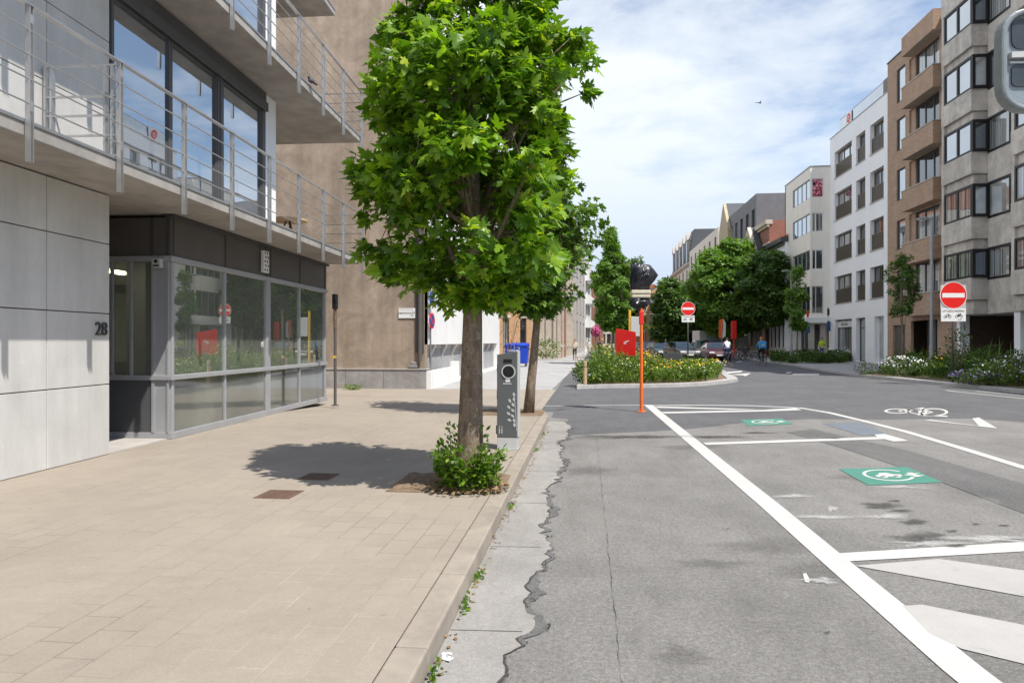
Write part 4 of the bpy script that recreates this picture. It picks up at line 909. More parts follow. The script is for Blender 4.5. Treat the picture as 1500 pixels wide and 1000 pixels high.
house('narrow_house','small white house with dark overhanging eaves beside the beige block',pr(1127),pr(1149.5),10.6,9,M_whiteshade,4,[(1.0,3.2),(4.4,6.2),(7.4,9.4)],ww=.85,roof='gable',cornice=M_dgrey)
house('red_brick_house','red brick town house with a pale cornice and tall windows',pr(1108.5),pr(1126.8),13.0,10,M_red,4,[(.8,3.2),(4.6,7.0),(8.4,10.8)],ww=1.,cornice=M_stone,trim=M_stone)
o=house('dark_clad_block','dark grey clad rooftop block above a white wall',pr(1068.),pr(1108),16.6,16,M_darkclad,5,[(12.9,15.2)],ww=1.3)
MB().box(-.1,12,-.12,-.003,0,11.9).box(11.9,(Vector(pr(1108))-Vector(pr(1068))).length+.05,-.08,-.003,0,11.9).build('white_lower_wall',M_whiteshade,o)
MB().box((Vector(pr(1108))-Vector(pr(1068))).length+.003,(Vector(pr(1108))-Vector(pr(1068))).length+.1,0,16,0,12.6).build('white_side_wall',M_whiteshade,o)
house('ornate_house','old stone house with a carved gable above the street trees',pr(1086,16.2),pr(1104,16.2),10.5,.9,M_stone,3,[(1,3.3),(4.6,7),(8,9.8)],ww=.9,roof='front',roofh=2.6,trim=M_stone)
house('yellow_gabled_house','tall narrow house with a yellowish stepped gable',pr(1053,16.8),pr(1066,16.8),15.2,9,plain('ochre_render',(.46,.40,.27),.85,.1,2),2,[(1,3.3),(4.6,7),(8,10),(11.3,13.4)],ww=1.2,roof='front',roofh=3.4)
house('cream_apartments','cream apartment house of five storeys behind the street trees',pr(1010,16.9),pr(1052,16.9),16.3,12,M_cream,6,[(.8,3.2),(4.2,6.2),(7.3,9.3),(10.4,12.4),(13.3,15.3)],ww=1.3)
MB_=house('mansard_house','grey stone house with a dark slate mansard roof and dormers',pr(984,16.9),pr(1009,16.9),14.6,12,M_cream,5,[(.8,3.2),(4.4,7),(8,10.4),(11.3,13.6)],ww=1.5,roof='mansard',roofh=5.6,cornice=M_stone)
# square end
a=at(925,135); b=at(1003,150)
o=house('brick_town_house','brick and white stone town house closing the far end of the street',at(938,132),at(992,136),9.6,8,M_orange,5,[(1.6,3.8),(4.8,6.8),(7.6,9.1)],ww=1.,roof='front',roofh=2.6,trim=M_whitesign,cornice=M_whitesign)
MB().box(.4,4.6,-.4,-.06,4.25,4.6).build('flower_box',M_yellow,o); MB().box(-.5,8.,-2.5,-2.,0,1.3).build('front_wall',M_stone,o)
house('cream_gabled_house','cream gabled house beside the brick town house at the far end',at(900,140),at(937,134),10.5,8,M_cream,4,[(1,3.2),(4.4,6.6),(7.6,9.6)],ww=1.,roof='gable',cornice=M_stone)
house('far_stone_house','pale stone house at the far end behind the dark trees',at(992.5,137),at(1040,150),8.6,8,M_cream,5,[(1,3.4),(4.6,7)],ww=1.1,roof='gable',cornice=M_stone)

# ================================================================== LEFT ROW BEYOND THE SIDE STREET
house('orange_brick_house','orange brick house with stone bands behind the blue bin',at(728,50),at(779,51.5),14,8,M_orange,2,[(.5,3.3),(5,7.2),(8.6,11)],ww=.55,trim=M_stone,cornice=M_stone)
gp0=at(816.5,61); gp1=at(836.3,80)
GH=house('gothic_house','ornate pale stone mansion with red brick panels and arched windows',gp0,gp1,14.5,9,M_stone,5,[(1.2,4.4),(9.8,12.6)],ww=1.1,trim=M_stone,cornice=M_stone,rev=.3)
Wg=(Vector(gp1)-Vector(gp0)).length
q=MB()
for i in range(5):
    c=(i+.5)*Wg/5; k=14
    arc=[(c+.85*math.cos(math.pi*j/k),6.9+.85*1.5*math.sin(math.pi*j/k)) for j in range(k+1)]
    MB().prism([(c-.85,5.4)]+[(c+.85,5.4)]+arc,-.05,-.003,0,'y').build('blind_arch',M_red,GH)
q=MB()
for i in range(6): x=i*Wg/5; MB().box(x-.16,x+.16,-.3,-.0,0,13.8).build('pilaster',M_stone,GH)
for z in (1.0,4.8,8.9,9.4): q.box(-.02,Wg,-.2,-.004,z,z+.22)
for i in range(10):
    c=(i+.5)*Wg/10; q.ball((c,-.14,5.2),.18,8,6)
q.build('string_course',M_stone,GH)
s0=at(772,61.5); s1=gp0
GS=house('gothic_side_wing','red brick and stone side wing of the ornate mansion',s0,(s1[0]-.02,s1[1]),12.5,8,M_red,2,[(1.4,4.0),(5.6,8.4)],ww=1.0,trim=M_stone,cornice=M_stone)
Ws=(Vector(s1)-Vector(s0)).length; q=MB()
for z in (0,4.4,5.1,8.9): q.box(-.02,Ws-.02,-.1,-.004,z,z+(.9 if z==0 else .25))
for x in (.0,.82,1.72,Ws-.35): q.box(x,x+.28,-.14,-.006,0,12)
q.build('stone_band',M_stone,GS)
house('grey_town_house','grey stone town house with tall windows and a red tiled roof',at(836.8,80.5),at(856.5,104),16.2,9,M_grstone,4,[(1,4.2),(5.4,8.6),(10,12.8),(13.7,15.3)],ww=1.6,roof='gable',roofh=4.5,trim=M_grstone,cornice=M_grstone)
bh=house('white_bay_house','white rendered house with projecting bays farther along the left side',at(857,105),at(866,119),15.5,9,M_whitep,3,[(.8,3.8),(5,7.6),(8.8,11.4),(12.4,14.6)],ww=2.6)
for z in (4.3,8.0,11.6): MB().box(1.,12,-.8,-.003,z-.6,z+.65).build('bay_front',M_whitep,bh)
house('end_house','pale house closing the view far behind the slender tree',at(864,168),at(904,166),12,8,M_cream,5,[(1,3.4),(4.8,7),(8.2,10.4)],ww=1.,roof='gable',cornice=M_stone)
house('distant_houses','dark gabled houses in the distance behind the slender tree',at(866.5,121),at(884,160),14,9,M_red,6,[(.8,3.8),(5,7.6),(8.8,11.4)],ww=1.4,roof='gable',roofh=4)

# ================================================================== FOLIAGE
MAPLE=[(0,-.02),(.08,.08),(.34,.0),(.20,.20),(.54,.36),(.33,.38),(.40,.56),(.13,.46),(.17,.68),(0,1.0)]
def leaf_template(kind):
    if kind=='maple':
        r=MAPLE[1:-1]; ring=[MAPLE[0]]+r+[MAPLE[-1]]+[(-x,y) for x,y in reversed(r)]
        v=[(0,.36,0)]+[(x,y,-.35*abs(x)**1.3-.12*y*y) for x,y in ring]; n=len(ring)
        return np.array(v,float),[(0,1+i,1+(i+1)%n) for i in range(n)]
    if kind=='simple':
        v=[(0,0,0),(.26,.35,-.05),(.20,.72,-.07),(0,1,-.12),(-.2,.72,-.07),(-.26,.35,-.05)]
        return np.array(v,float),[(0,1,2),(0,2,3),(0,3,4),(0,4,5)]
    if kind=='clump':   # a few leaves on one twig end, for far trees
        v=[];f=[]
        for k,(dx,dy,an) in enumerate(((0,0,0),(.2,.1,-1.0),(-.2,.1,1.0),(.05,.35,.3))):
            c,s_=math.cos(an),math.sin(an); b=len(v)
            for x,y,z in ((0,0,0),(.22,.3,-.06),(0,.75,-.1),(-.22,.3,-.04)): v.append((dx+c*x-s_*y,dy+s_*x+c*y,z+.05*k))
            f+=[(b,b+1,b+2),(b,b+2,b+3)]
        return np.array(v,float),f
    if kind=='blade':
        v=[(-.02,0,0),(.02,0,0),(.014,.55,.05),(0,1,.22),(-.014,.55,.05)]
        return np.array(v,float),[(0,1,2),(0,2,4),(4,2,3)]
    if kind=='petal':
        v=[(0,0,0)]+[(.5*math.cos(a),.5*math.sin(a),.08*(i%2)) for i,a in enumerate(np.linspace(0,2*math.pi,8,endpoint=False))]
        return np.array(v,float),[(0,1+i,1+(i+1)%8) for i in range(8)]
def norm(a): return a/np.maximum(np.linalg.norm(a,axis=1,keepdims=True),1e-9)
def scatter(name,kind,pos,tip,nor,size,mat,parent=None,loc=None):
    """one leaf per row: tip direction, surface normal hint, size; leaves are small real faces"""
    T,F=leaf_template(kind); n=len(pos); pos=np.asarray(pos,float)
    y=norm(np.asarray(tip,float)); x=norm(np.cross(y,np.asarray(nor,float))); z=np.cross(x,y)
    V=pos[:,None,:]+(T[None,:,0:1]*x[:,None,:]+T[None,:,1:2]*y[:,None,:]+T[None,:,2:3]*z[:,None,:])*np.asarray(size)[:,None,None]
    V=V.reshape(-1,3); k=len(T); Fa=(np.array(F)[None]+np.arange(n)[:,None,None]*k).reshape(-1,3)
    me=bpy.data.meshes.new(name); me.vertices.add(len(V)); me.vertices.foreach_set('co',V.ravel()); me.loops.add(Fa.size); me.loops.foreach_set('vertex_index',Fa.ravel().astype(np.int32))
    me.polygons.add(len(Fa)); me.polygons.foreach_set('loop_start',np.arange(0,Fa.size,3,dtype=np.int32)); me.polygons.foreach_set('loop_total',np.full(len(Fa),3,np.int32))
    me.materials.append(mat); me.update(calc_edges=True)
    o=bpy.data.objects.new(name,me); COL.objects.link(o)
    if parent: o.parent=parent
    if loc: o.location=loc
    return o
def rdir(n): return norm(rng.normal(size=(n,3)))
def clumped(centres,radii,outc,per,lsz,droop=.35,kind='maple',flat=.75):
    """leaves around clump centres, facing away from the crown axis and up"""
    P_=[];T_=[];N_=[];S_=[]
    for c,r,o in zip(centres,radii,outc):
        k=max(4,int(per*rng.uniform(.7,1.3)*(r/np.mean(radii))**1.6)); d=rdir(k); d[:,2]*=flat; rr=r*rng.uniform(.25,1,size=(k,1))**.5
        p=c+d*rr; out=norm((p-o)*np.array([1,1,.35])+.0)
        t=norm(out*.8+rng.normal(size=(k,3))*.55+np.array([0,0,-droop])); nn=norm(np.array([[0,0,1.]])+out*.6+rng.normal(size=(k,3))*.55)
        P_.append(p);T_.append(t);N_.append(nn);S_.append(lsz*rng.uniform(.40,1.28,size=k))
    return np.vstack(P_),np.vstack(T_),np.vstack(N_),np.concatenate(S_)
def limbs(mb,base,tops,r0,zfork0,zfork1,trunk_pts,r1):
    pts=trunk_pts; k=len(pts); rs=[r0+(r1-r0)*(i/(k-1))**.7 for i in range(k)]; mb.tube(pts,rs,14)
    for t in tops:
        t=Vector(t); zf=random.uniform(zfork0,zfork1); 
        # point on the trunk at that height
        q=min(range(k),key=lambda i:abs(pts[i][2]-zf)); b=Vector(pts[q]); rr=max(.010,rs[q]*.34)
        mid=b.lerp(t,.5)+Vector((random.uniform(-.1,.1),random.uniform(-.1,.1),.12*(t-b).length)); mb.tube([b,b.lerp(mid,.6),mid,mid.lerp(t,.6),t],[rr,rr*.8,rr*.6,rr*.4,rr*.15],6)
def tree_profile(name,label,x,y,prof,trunk,r0,ncl,per,lsz,mat,depthk=1.0,kind='maple',clr=(.20,.42),rad_pow=.5,group=None,core=True,tr1=.03,seed=1,zfork=None,barkmat=None):
    """crown described by (z, left radius, right radius) in metres; trunk = list of local points"""
    global rng; rng=np.random.default_rng(seed); random.seed(seed)
    t=thing(name,label,'tree',(x,y,trunk[0][2]),0,group); z00=trunk[0][2]
    pz=np.array([p[0] for p in prof]); pl=np.array([p[1] for p in prof]); prr=np.array([p[2] for p in prof])
    ax=np.array([p[:2] for p in trunk]); az=np.array([p[2] for p in trunk])
    C_=[];O_=[]
    rt=Vector((math.cos(AA),math.sin(AA),0))
    wts=(pl+prr); cdf=np.cumsum(wts)/wts.sum()
    while len(C_)<ncl:
        z=np.interp(rng.uniform(0,1),cdf,pz) if len(pz)>1 else pz[0]; a=rng.uniform(0,2*math.pi)
        L_=np.interp(z,pz,pl); R_=np.interp(z,pz,prr); c=math.cos(a); half=(R_ if c>0 else L_); dep=(L_+R_)/2*depthk
        lob=1+.12*math.sin(3*a+z*1.9)+.10*math.sin(5*a-z*2.7); q=rng.uniform(.06,1)**rad_pow*.93*min(lob,1.10)*rng.choice([1,1,1,1.06])
        if rng.uniform()<.10: q=rng.uniform(.96,1.12)
        cx=np.interp(z,az,ax[:,0]); cy=np.interp(z,az,ax[:,1]); u=half*c*q; v=dep*math.sin(a)*q
        C_.append((cx*0+u*rt.x-v*rt.y, 0+u*rt.y+v*rt.x, z)); O_.append((0,0,z-.35))
    C_=np.array(C_); O_=np.array(O_); rad=rng.uniform(clr[0],clr[1],size=ncl)
    p,tp,nn,ss=clumped(C_,rad,O_,per,lsz,kind=kind)
    p=p-np.array([0,0,z00])
    scatter('crown',kind,p,tp,nn,ss,mat,t)
    mb=MB(); tl=[(q_[0],q_[1],q_[2]-z00) for q_ in trunk]
    far=sorted(range(ncl),key=lambda i:-np.hypot(C_[i,0],C_[i,1]))[:max(8,ncl//5)]; zs=zfork or (trunk[0][2]+.4*(trunk[-1][2]-trunk[0][2]),trunk[-1][2])
    limbs(mb,None,[(C_[i,0],C_[i,1],C_[i,2]-z00) for i in far],r0,zs[0]-z00,zs[1]-z00,tl,tr1)
    mb.build('trunk',barkmat or M_bark,t,smooth=True)
    return t
# the near maple : crown outline measured on the photograph's silhouette at its own distance
dT=6.65; tx,ty=at(688,dT)
raw=[(436,35,70),(420,85,110),(400,125,145),(380,150,152),(340,172,166),(295,178,168),(262,174,172),(244,156,170),(225,138,170),(200,136,178),(165,142,182),(140,150,192),(115,162,198),(90,160,182),(68,138,165),(45,110,160),(20,92,136),(0,88,130),(-60,80,112),(-120,66,90),(-180,48,65),(-230,22,30)]
prof=[(ZZ(a,dT),max(.1,l*dT/1000-.10),max(.1,r*dT/1000-.14)) for a,l,r in raw]
trunk=[(0,0,.10),(.0,0,.35),(.01,.0,.8),(.02,.01,1.4),(.03,.02,2.0),(.05,.02,2.6),(.02,.04,3.3),(.05,.02,4.2),(.04,.0,5.2),(.02,0,6.0)]
NT=tree_profile('maple_tree','large bright green maple in the footway beside the charging post',tx,ty,prof,trunk,.165,235,54,.142,M_leaf,.92,'maple',(.10,.30),.36,'maples in the footway',seed=11,zfork=(1.9,5.0))
d2=13.5; raw2=[(452,10,14),(440,70,60),(420,95,75),(390,100,92),(350,105,108),(318,100,112),(290,95,108),(262,90,70),(230,85,58),(190,80,55),(140,70,40),(80,60,35),(20,40,25)]
tx2,ty2=at(783,d2); prof2=[(ZZ(a,d2),max(.08,l*d2/1000-.22),max(.08,r*d2/1000-.24)) for a,l,r in raw2]
trunk2=[(-.12,0,.10),(-.07,0,.7),(.0,0,1.4),(.06,0,2.1),(.12,0,2.9),(.15,0,3.8),(.1,0,5.2),(.05,0,6.6)]
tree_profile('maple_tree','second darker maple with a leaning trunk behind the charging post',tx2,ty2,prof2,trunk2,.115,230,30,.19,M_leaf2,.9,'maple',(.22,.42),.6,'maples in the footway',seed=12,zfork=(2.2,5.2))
# sprouts at the foot of the near maple
sh=thing('sprout_bush','leafy green root sprouts growing round the foot of the near maple','bush',(tx,ty,.13)); rng=np.random.default_rng(5)
cs=[];q=MB()
for i in range(80):
    a=rng.uniform(0,2*math.pi); r=rng.uniform(.10,.20); b=Vector((r*math.cos(a),r*math.sin(a)-.04,0)); ln=rng.uniform(.16,.42); tpv=b+Vector((math.cos(a)*ln*.42,math.sin(a)*ln*.42-.02,ln*(1.0 if a>3.3 else .9)))
    if i<5: tpv=b+Vector((-.14+.03*i,-.02,.50+.02*i)); 
    q.tube([b,b.lerp(tpv,.5)+Vector((0,0,.03)),tpv],[.006,.005,.003],5)
    for k in np.linspace(.3,1,7): cs.append(np.array(b.lerp(tpv,k)))
cs=np.array(cs); n=len(cs)*5; cc=np.repeat(cs,5,0)+rng.normal(size=(n,3))*.03
out=norm(cc*np.array([1,1,.4])); scatter('foliage','simple',cc,norm(out*.6+rng.normal(size=(n,3))*.6+np.array([0,0,.25])),norm(np.array([[0,0,1.]])+rng.normal(size=(n,3))*.5),rng.uniform(.035,.075,n),M_sprout,sh)
q.build('stem',M_bark,sh)
# street trees
def ftree(name,label,px,d,raw,tr0,ncl,per,lsz,mat,seed,r0=.15,group=None,kind='clump',clr=(.4,.9),dk=1.0,pw=.55):
    x,y=at(px,d); prof=[(ZZ(a,d),l*d/1000,r*d/1000) for a,l,r in raw]; top=max(p[0] for p in prof)
    tr=[(0,0,tr0),(.05,0,tr0+.3*(top-tr0)),(-.03,0,tr0+.6*(top-tr0)),(0,0,tr0+.93*(top-tr0))]
    return tree_profile(name,label,x,y,prof,tr,r0,ncl,per,lsz,mat,dk,kind,clr,pw,group,tr1=.03,seed=seed)
G5='trees along the far street'
ftree('slender_tree','slender upright young tree with a tall leading shoot on the left',896,46,[(478,8,10),(465,18,22),(440,25,28),(415,28,27),(400,24,26),(385,15,22),(375,7,12),(366,4,6),(350,5,5),(338,3,4)],0.1,170,42,.26,M_leafl,21,.07,None,'clump',(.22,.45))
ftree('street_tree','dark green tree behind the slender upright tree',922,62,[(478,12,14),(450,24,22),(420,22,22),(395,12,22),(384,6,12)],0.1,90,50,.42,M_leafd,22,.16,G5)
ftree('street_tree','dark round tree left of the no entry sign',982,82,[(498,10,14),(485,20,26),(460,19,29),(440,16,27),(425,12,20),(414,4,8)],0.1,150,55,.55,M_leafd,23,.22,G5,clr=(.6,1.2))
ftree('street_tree','dark tree just right of the no entry sign and behind the white lorry',1024,84,[(496,14,16),(475,20,22),(450,20,22),(420,15,18),(405,8,10)],0.1,120,50,.55,M_leafd,24,.22,G5,clr=(.6,1.2))
ftree('street_tree','broad mid green tree with a thick dark trunk, largest of the street trees',1068,66,[(482,22,24),(465,44,46),(440,54,50),(415,56,46),(395,46,40),(378,32,40),(365,14,30),(358,4,18)],0.1,260,60,.46,M_leafl,25,.30,G5,clr=(.5,1.0),pw=.6)
ftree('street_tree','dark leaning tree beside the tall lamp post on the right',1118,60,[(468,14,18),(450,36,30),(425,40,36),(400,34,38),(385,26,34),(376,12,20)],0.1,220,52,.42,M_leafd,26,.2,G5,clr=(.45,.9))
ftree('young_tree','thin young tree in front of the beige block',1167,46,[(478,5,7),(455,10,12),(430,9,11),(405,5,6),(395,2,2)],0.1,46,32,.26,M_leafl,27,.05,None,clr=(.22,.42))
ftree('young_tree','young tree with sparse branches in front of the brown brick building',1321,32,[(458,9,12),(445,14,17),(420,15,19),(400,20,20),(385,10,10),(372,3,4)],0.1,60,24,.16,M_leafd,28,.05,None,clr=(.14,.30))
# ================================================================== PLANTED BEDS
def inside(poly,x,y):
    r=np.zeros(len(x),bool); n=len(poly)
    for i in range(n):
        x0,y0=poly[i];x1,y1=poly[(i+1)%n]
        c=((y0>y)!=(y1>y)) & (x<(x1-x0)*(y-y0)/((y1-y0)+1e-12)+x0); r^=c
    return r
def sample(poly,n):
    xs=[p[0] for p in poly]; ys=[p[1] for p in poly]; X=[];Y=[]
    while sum(map(len,X))<n:
        a=rng.uniform(min(xs),max(xs),n*2); b=rng.uniform(min(ys),max(ys),n*2); k=inside(poly,a,b); X.append(a[k]); Y.append(b[k])
    return np.concatenate(X)[:n],np.concatenate(Y)[:n]
def bed(poly,nplant,hfun,mat,label,seed,lsz=(.05,.11),per=90,grass=2500,gmat=None,z=.12):
    global rng; rng=np.random.default_rng(seed)
    x,y=sample(poly,nplant); hs=hfun(x,y)*rng.uniform(.6,1.25,nplant); P_=[];T_=[];N_=[];S_=[]
    for i in range(nplant):
        k=int(per*rng.uniform(.6,1.4)); h=hs[i]; r=rng.uniform(.14,.34); d=rdir(k); zz=rng.uniform(.05,1,k)**.8*h
        p=np.stack([x[i]+d[:,0]*r*(.5+.5*zz/h),y[i]+d[:,1]*r*(.5+.5*zz/h),z+zz],1); o=norm(np.stack([d[:,0],d[:,1],np.full(k,.45)],1))
        P_.append(p);T_.append(norm(o+rng.normal(size=(k,3))*.5));N_.append(norm(np.array([[0,0,1.]])+rng.normal(size=(k,3))*.6));S_.append(rng.uniform(lsz[0],lsz[1],k)*rng.uniform(.8,1.5))
    o=scatter('bed_planting','simple',np.vstack(P_),np.vstack(T_),np.vstack(N_),np.concatenate(S_),mat); stuff(o,label,'planting')
    if grass:
        gx_,gy_=sample(poly,grass); P2=np.stack([gx_,gy_,np.full(grass,z)],1); hh=hfun(gx_,gy_)*rng.uniform(.5,1.5,grass)
        g=scatter('bed_grass','blade',P2,norm(np.array([[0,0,1.]])+rng.normal(size=(grass,3))*.28),rdir(grass),hh,gmat or M_grass); stuff(g,'tall grass stems among '+label,'grass')
    return x,y,hs
def flowers(poly,n,hfun,mat,label,seed,sz=(.03,.06),patch=9,z=.12,spread=.35):
    global rng; rng=np.random.default_rng(seed); cx,cy=sample(poly,patch); k=n//patch; P_=[]
    for i in range(patch):
        xx=cx[i]+rng.normal(size=k)*spread; yy=cy[i]+rng.normal(size=k)*spread; P_.append(np.stack([xx,yy,z+hfun(xx,yy)*rng.uniform(.75,1.2,k)],1))
    p=np.vstack(P_); n=len(p); o=scatter('bed_flowers','petal',p,rdir(n)*np.array([1,1,.3]),norm(np.array([[0,-.5,1.]])+rng.normal(size=(n,3))*.4),rng.uniform(sz[0],sz[1],n),mat); return stuff(o,label,'flowers')
# central planted island
isl=[P(845,570),P(870,569),P(930,568.2),P(985,567.4),P(1030,565.4),P(1062,562.2),P(1081,559.2),P(1078,556),P(1066,551),P(1062,546),(6.6,35.2),(5.9,36.5),(1.6,37),(.9,36),P(851,556),P(847,565)]
i2=[Vector((p[0],p[1],0)) for p in isl]; cen=sum(i2,Vector())/len(i2)
def inset(k): return [((p.x-(p.x-cen.x)/max((p-cen).length,.1)*k),(p.y-(p.y-cen.y)/max((p-cen).length,.1)*k)) for p in i2]
ins=inset(.42); ins2=inset(.75)
m=MB(); n=len(isl); m.add([(p[0],p[1],.004) for p in isl]+[(p[0],p[1],.125) for p in isl]+[(p[0],p[1],.125) for p in ins]+[(p[0],p[1],.09) for p in ins],[(i,(i+1)%n,n+(i+1)%n,n+i) for i in range(n)]+[(n+i,n+(i+1)%n,2*n+(i+1)%n,2*n+i) for i in range(n)]+[(2*n+i,2*n+(i+1)%n,3*n+(i+1)%n,3*n+i) for i in range(n)])
struct(m.build('planter_kerb',M_kerbg),'pale concrete kerb round the planted island')
sheet('soil',ins,.10,M_soil,'soil of the planted island')
hI=lambda x,y: np.clip(1.0-.15*x,.46,.98)*(1+.16*np.sin(x*2.3+y)+.14*np.sin(y*1.3-x))*np.clip(.55+(y-22.6)*.22,.5,1.)
bed(ins2,340,hI,M_plant,'the planted island',31,(.06,.13),95,3600)
flowers(ins2,760,lambda x,y:hI(x,y)*1.15,M_fy,'yellow flowers in the planted island',32,(.03,.06),13,spread=.42)
flowers(ins2,50,lambda x,y:hI(x,y)*1.05,M_fo,'orange flowers in the planted island',33,(.05,.09),4,spread=.22)
flowers(ins2,360,lambda x,y:hI(x,y)*1.0,M_fw,'small white flowers in the planted island',34,(.03,.05),9)
flowers(ins2,260,lambda x,y:hI(x,y)*1.0,M_fp,'violet flowers in the planted island',35,(.04,.07),4,spread=.25)
# right bed, in the shade of the buildings
bedR=[P(1258,548,.12),P(1330,553,.12),P(1400,560,.12),P(1480,567.5,.12),P(1580,578,.12),P(1700,590,.12),(17.2,12),(17.0,24),(17.0,33),P(1300,541,.12)]
lawn=MB().poly([(p[0],p[1],.13) for p in bedR]).build('bed_soil',M_soil); struct(lawn,'soil of the right hand bed')
bedR2=[(p[0]+.7,p[1]) if p[0]<16 else p for p in bedR]
hR=lambda x,y: np.clip(.28+(x-12.6)*.17+.14*np.sin(y*1.1)+.08*np.sin(y*3),.15,1.15)
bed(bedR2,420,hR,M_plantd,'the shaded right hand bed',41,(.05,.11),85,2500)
rng=np.random.default_rng(42); gx_,gy_=sample(bedR,9000); k=gx_<14.0; gx_=gx_[k];gy_=gy_[k]; n=len(gx_)
stuff(scatter('lawn_grass','blade',np.stack([gx_,gy_,np.full(n,.13)],1),norm(np.array([[0,0,1.]])+rng.normal(size=(n,3))*.5),rdir(n),rng.uniform(.05,.16,n),M_grass),'short grass strip along the right hand kerb','grass')
flowers(bedR2,500,lambda x,y:hR(x,y)*1.05,M_fw,'scattered white flowers in the right hand bed',43,(.04,.07),10)
flowers(bedR2,200,lambda x,y:hR(x,y)*1.05,M_fy,'few yellow flowers in the right hand bed',44,(.03,.05),6)
bedF=[P(1128,531,.12),P(1170,532.5,.12),P(1238,532,.12),P(1248,528.5,.12),P(1200,526.5,.12),P(1135,526.5,.12)]
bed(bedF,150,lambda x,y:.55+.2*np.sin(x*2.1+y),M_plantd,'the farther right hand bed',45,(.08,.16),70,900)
flowers(bedF,200,lambda x,y:.7+.2*np.sin(x*2.1+y),M_fw,'white flowers in the farther right hand bed',46,(.06,.11),8)
def shrub(name,label,px,d,r,h,mat,seed,flower=None,nf=0,lsz=.08,n=900,cat='bush',z=.12,stem=True):
    rr=np.random.default_rng(seed); x,y=at(px,d); t=thing(name,label,cat,(x,y,z)); dd=norm(rr.normal(size=(n,3))); q=rr.uniform(.2,1,size=(n,1))**.45
    p=dd*q*np.array([r,r,h*.5]); p[:,2]+=h*.52; p+=np.sin(p[:,[1,2,0]]*9/r)*.07*r
    scatter('foliage','simple',p,norm(dd+rr.normal(size=(n,3))*.5),norm(np.array([[0,0,1.]])+dd*.5+rr.normal(size=(n,3))*.4),rr.uniform(.6,1.4,n)*lsz,mat,t)
    q=MB()
    for i in range(9):
        a=rr.uniform(0,6.28); q.tube([(.05*math.cos(a),.05*math.sin(a),0),(r*.6*math.cos(a),r*.6*math.sin(a),h*.75)],[.014,.005],5)
    q.build('stem',M_bark,t)
    if flower:
        dd=norm(rr.normal(size=(nf,3))); dd[:,2]=np.abs(dd[:,2]); p=dd*np.array([r,r,h*.5])*1.05; p[:,2]+=h*.52
        scatter('blossom','petal',p,norm(rr.normal(size=(nf,3))*np.array([1,1,.3])),norm(dd+rr.normal(size=(nf,3))*.3),rr.uniform(.035,.075,nf),flower,t)
    return t
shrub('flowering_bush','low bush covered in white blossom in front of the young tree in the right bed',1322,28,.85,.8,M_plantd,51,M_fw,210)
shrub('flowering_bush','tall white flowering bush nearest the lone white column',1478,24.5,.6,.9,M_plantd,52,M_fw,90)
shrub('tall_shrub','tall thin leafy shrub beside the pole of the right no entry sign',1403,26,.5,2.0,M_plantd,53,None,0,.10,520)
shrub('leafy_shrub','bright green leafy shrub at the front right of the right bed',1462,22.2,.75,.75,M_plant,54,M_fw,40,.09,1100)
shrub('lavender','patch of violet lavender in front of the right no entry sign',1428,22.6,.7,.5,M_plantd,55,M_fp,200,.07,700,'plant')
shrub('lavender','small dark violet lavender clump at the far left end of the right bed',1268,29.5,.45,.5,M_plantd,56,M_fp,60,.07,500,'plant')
shrub('leafy_shrub','dark leafy shrub at the corner of the planted island nearest the wooden post',862,23.4,.55,.75,M_plant,57,None,0,.10,1000)
shrub('gable_weed','small green weed at the foot of the tan gable wall',516,21.6,.28,.16,M_sprout,58,None,0,.05,300,'plant',.02)
shrub('pale_bush','pale grassy bush growing by the ornate mansion',800,58,1.3,1.6,M_plant,59,None,0,.16,700)
bt=shrub('bare_sapling','sapling with sparse reddish leaves beside the blue bin',746,41.2,.9,2.6,leafmat('copper_leaves',(.25,.12,.04),(.35,.18,.07),(.45,.25,.10),.2),60,None,0,.12,140,'tree',.0); bt.location.z=.9

# ================================================================== STREET FURNITURE
def frame_at(name,label,cat,px,d,z=0,rot=AA,group=None):
    return thing(name,label,cat,(*at(px,d),z),rot,group)
# charging post
ch=frame_at('charging_post','grey electric vehicle charging post with a round socket and leaf emblem','charging post',744.5,9.1,.122,AA+R(-9))
HC=1.30
b=MB(); b.prism([(-.135,.16),(.135,.16),(.135,HC),(-.135,HC-.045)],-.10,.10,0,'y'); b.build('body',M_charger,ch,bevel=.008)
MB().box(-.133,.133,-.098,.098,.012,.158).box(-.14,.14,-.11,.11,0,.012).build('base',M_chlight,ch,bevel=.004)
MB().prism([(.1355,.17),(.147,.17),(.147,HC+.002),(.1355,HC-.002)],-.095,.095,0,'y').build('side_trim',M_chlight,ch,bevel=.003)
m=MB(); m.ring((.02,-.104,HC-.27),.078,.094,28,.012); m.build('socket_ring',M_chlight,ch); MB().disc((.02,-.103,HC-.27),.079,28,.008).disc((.02,-.106,HC-.255),.05,20,.01).build('socket',M_black,ch)
m=MB().box(-.045,.065,-.107,-.099,HC-.15,HC-.105); m.build('display',M_black,ch); MB().box(-.02,.04,-.1035,-.099,HC-.405,HC-.365).build('label_sticker',M_whitesign,ch); MB().box(-.055,.06,-.103,-.099,HC-.435,HC-.42).build('label_line',M_chlight,ch)
m=MB()
def leafshape(cx,cz,an,l,wd):
    pts=[]
    for t in np.linspace(0,1,7): pts.append((t*l,wd*math.sin(math.pi*t)))
    for t in np.linspace(1,0,7)[1:-1]: pts.append((t*l,-wd*math.sin(math.pi*t)))
    c,s_=math.cos(an),math.sin(an); return [(cx+c*a-s_*b_,cz+s_*a+c*b_) for a,b_ in pts]
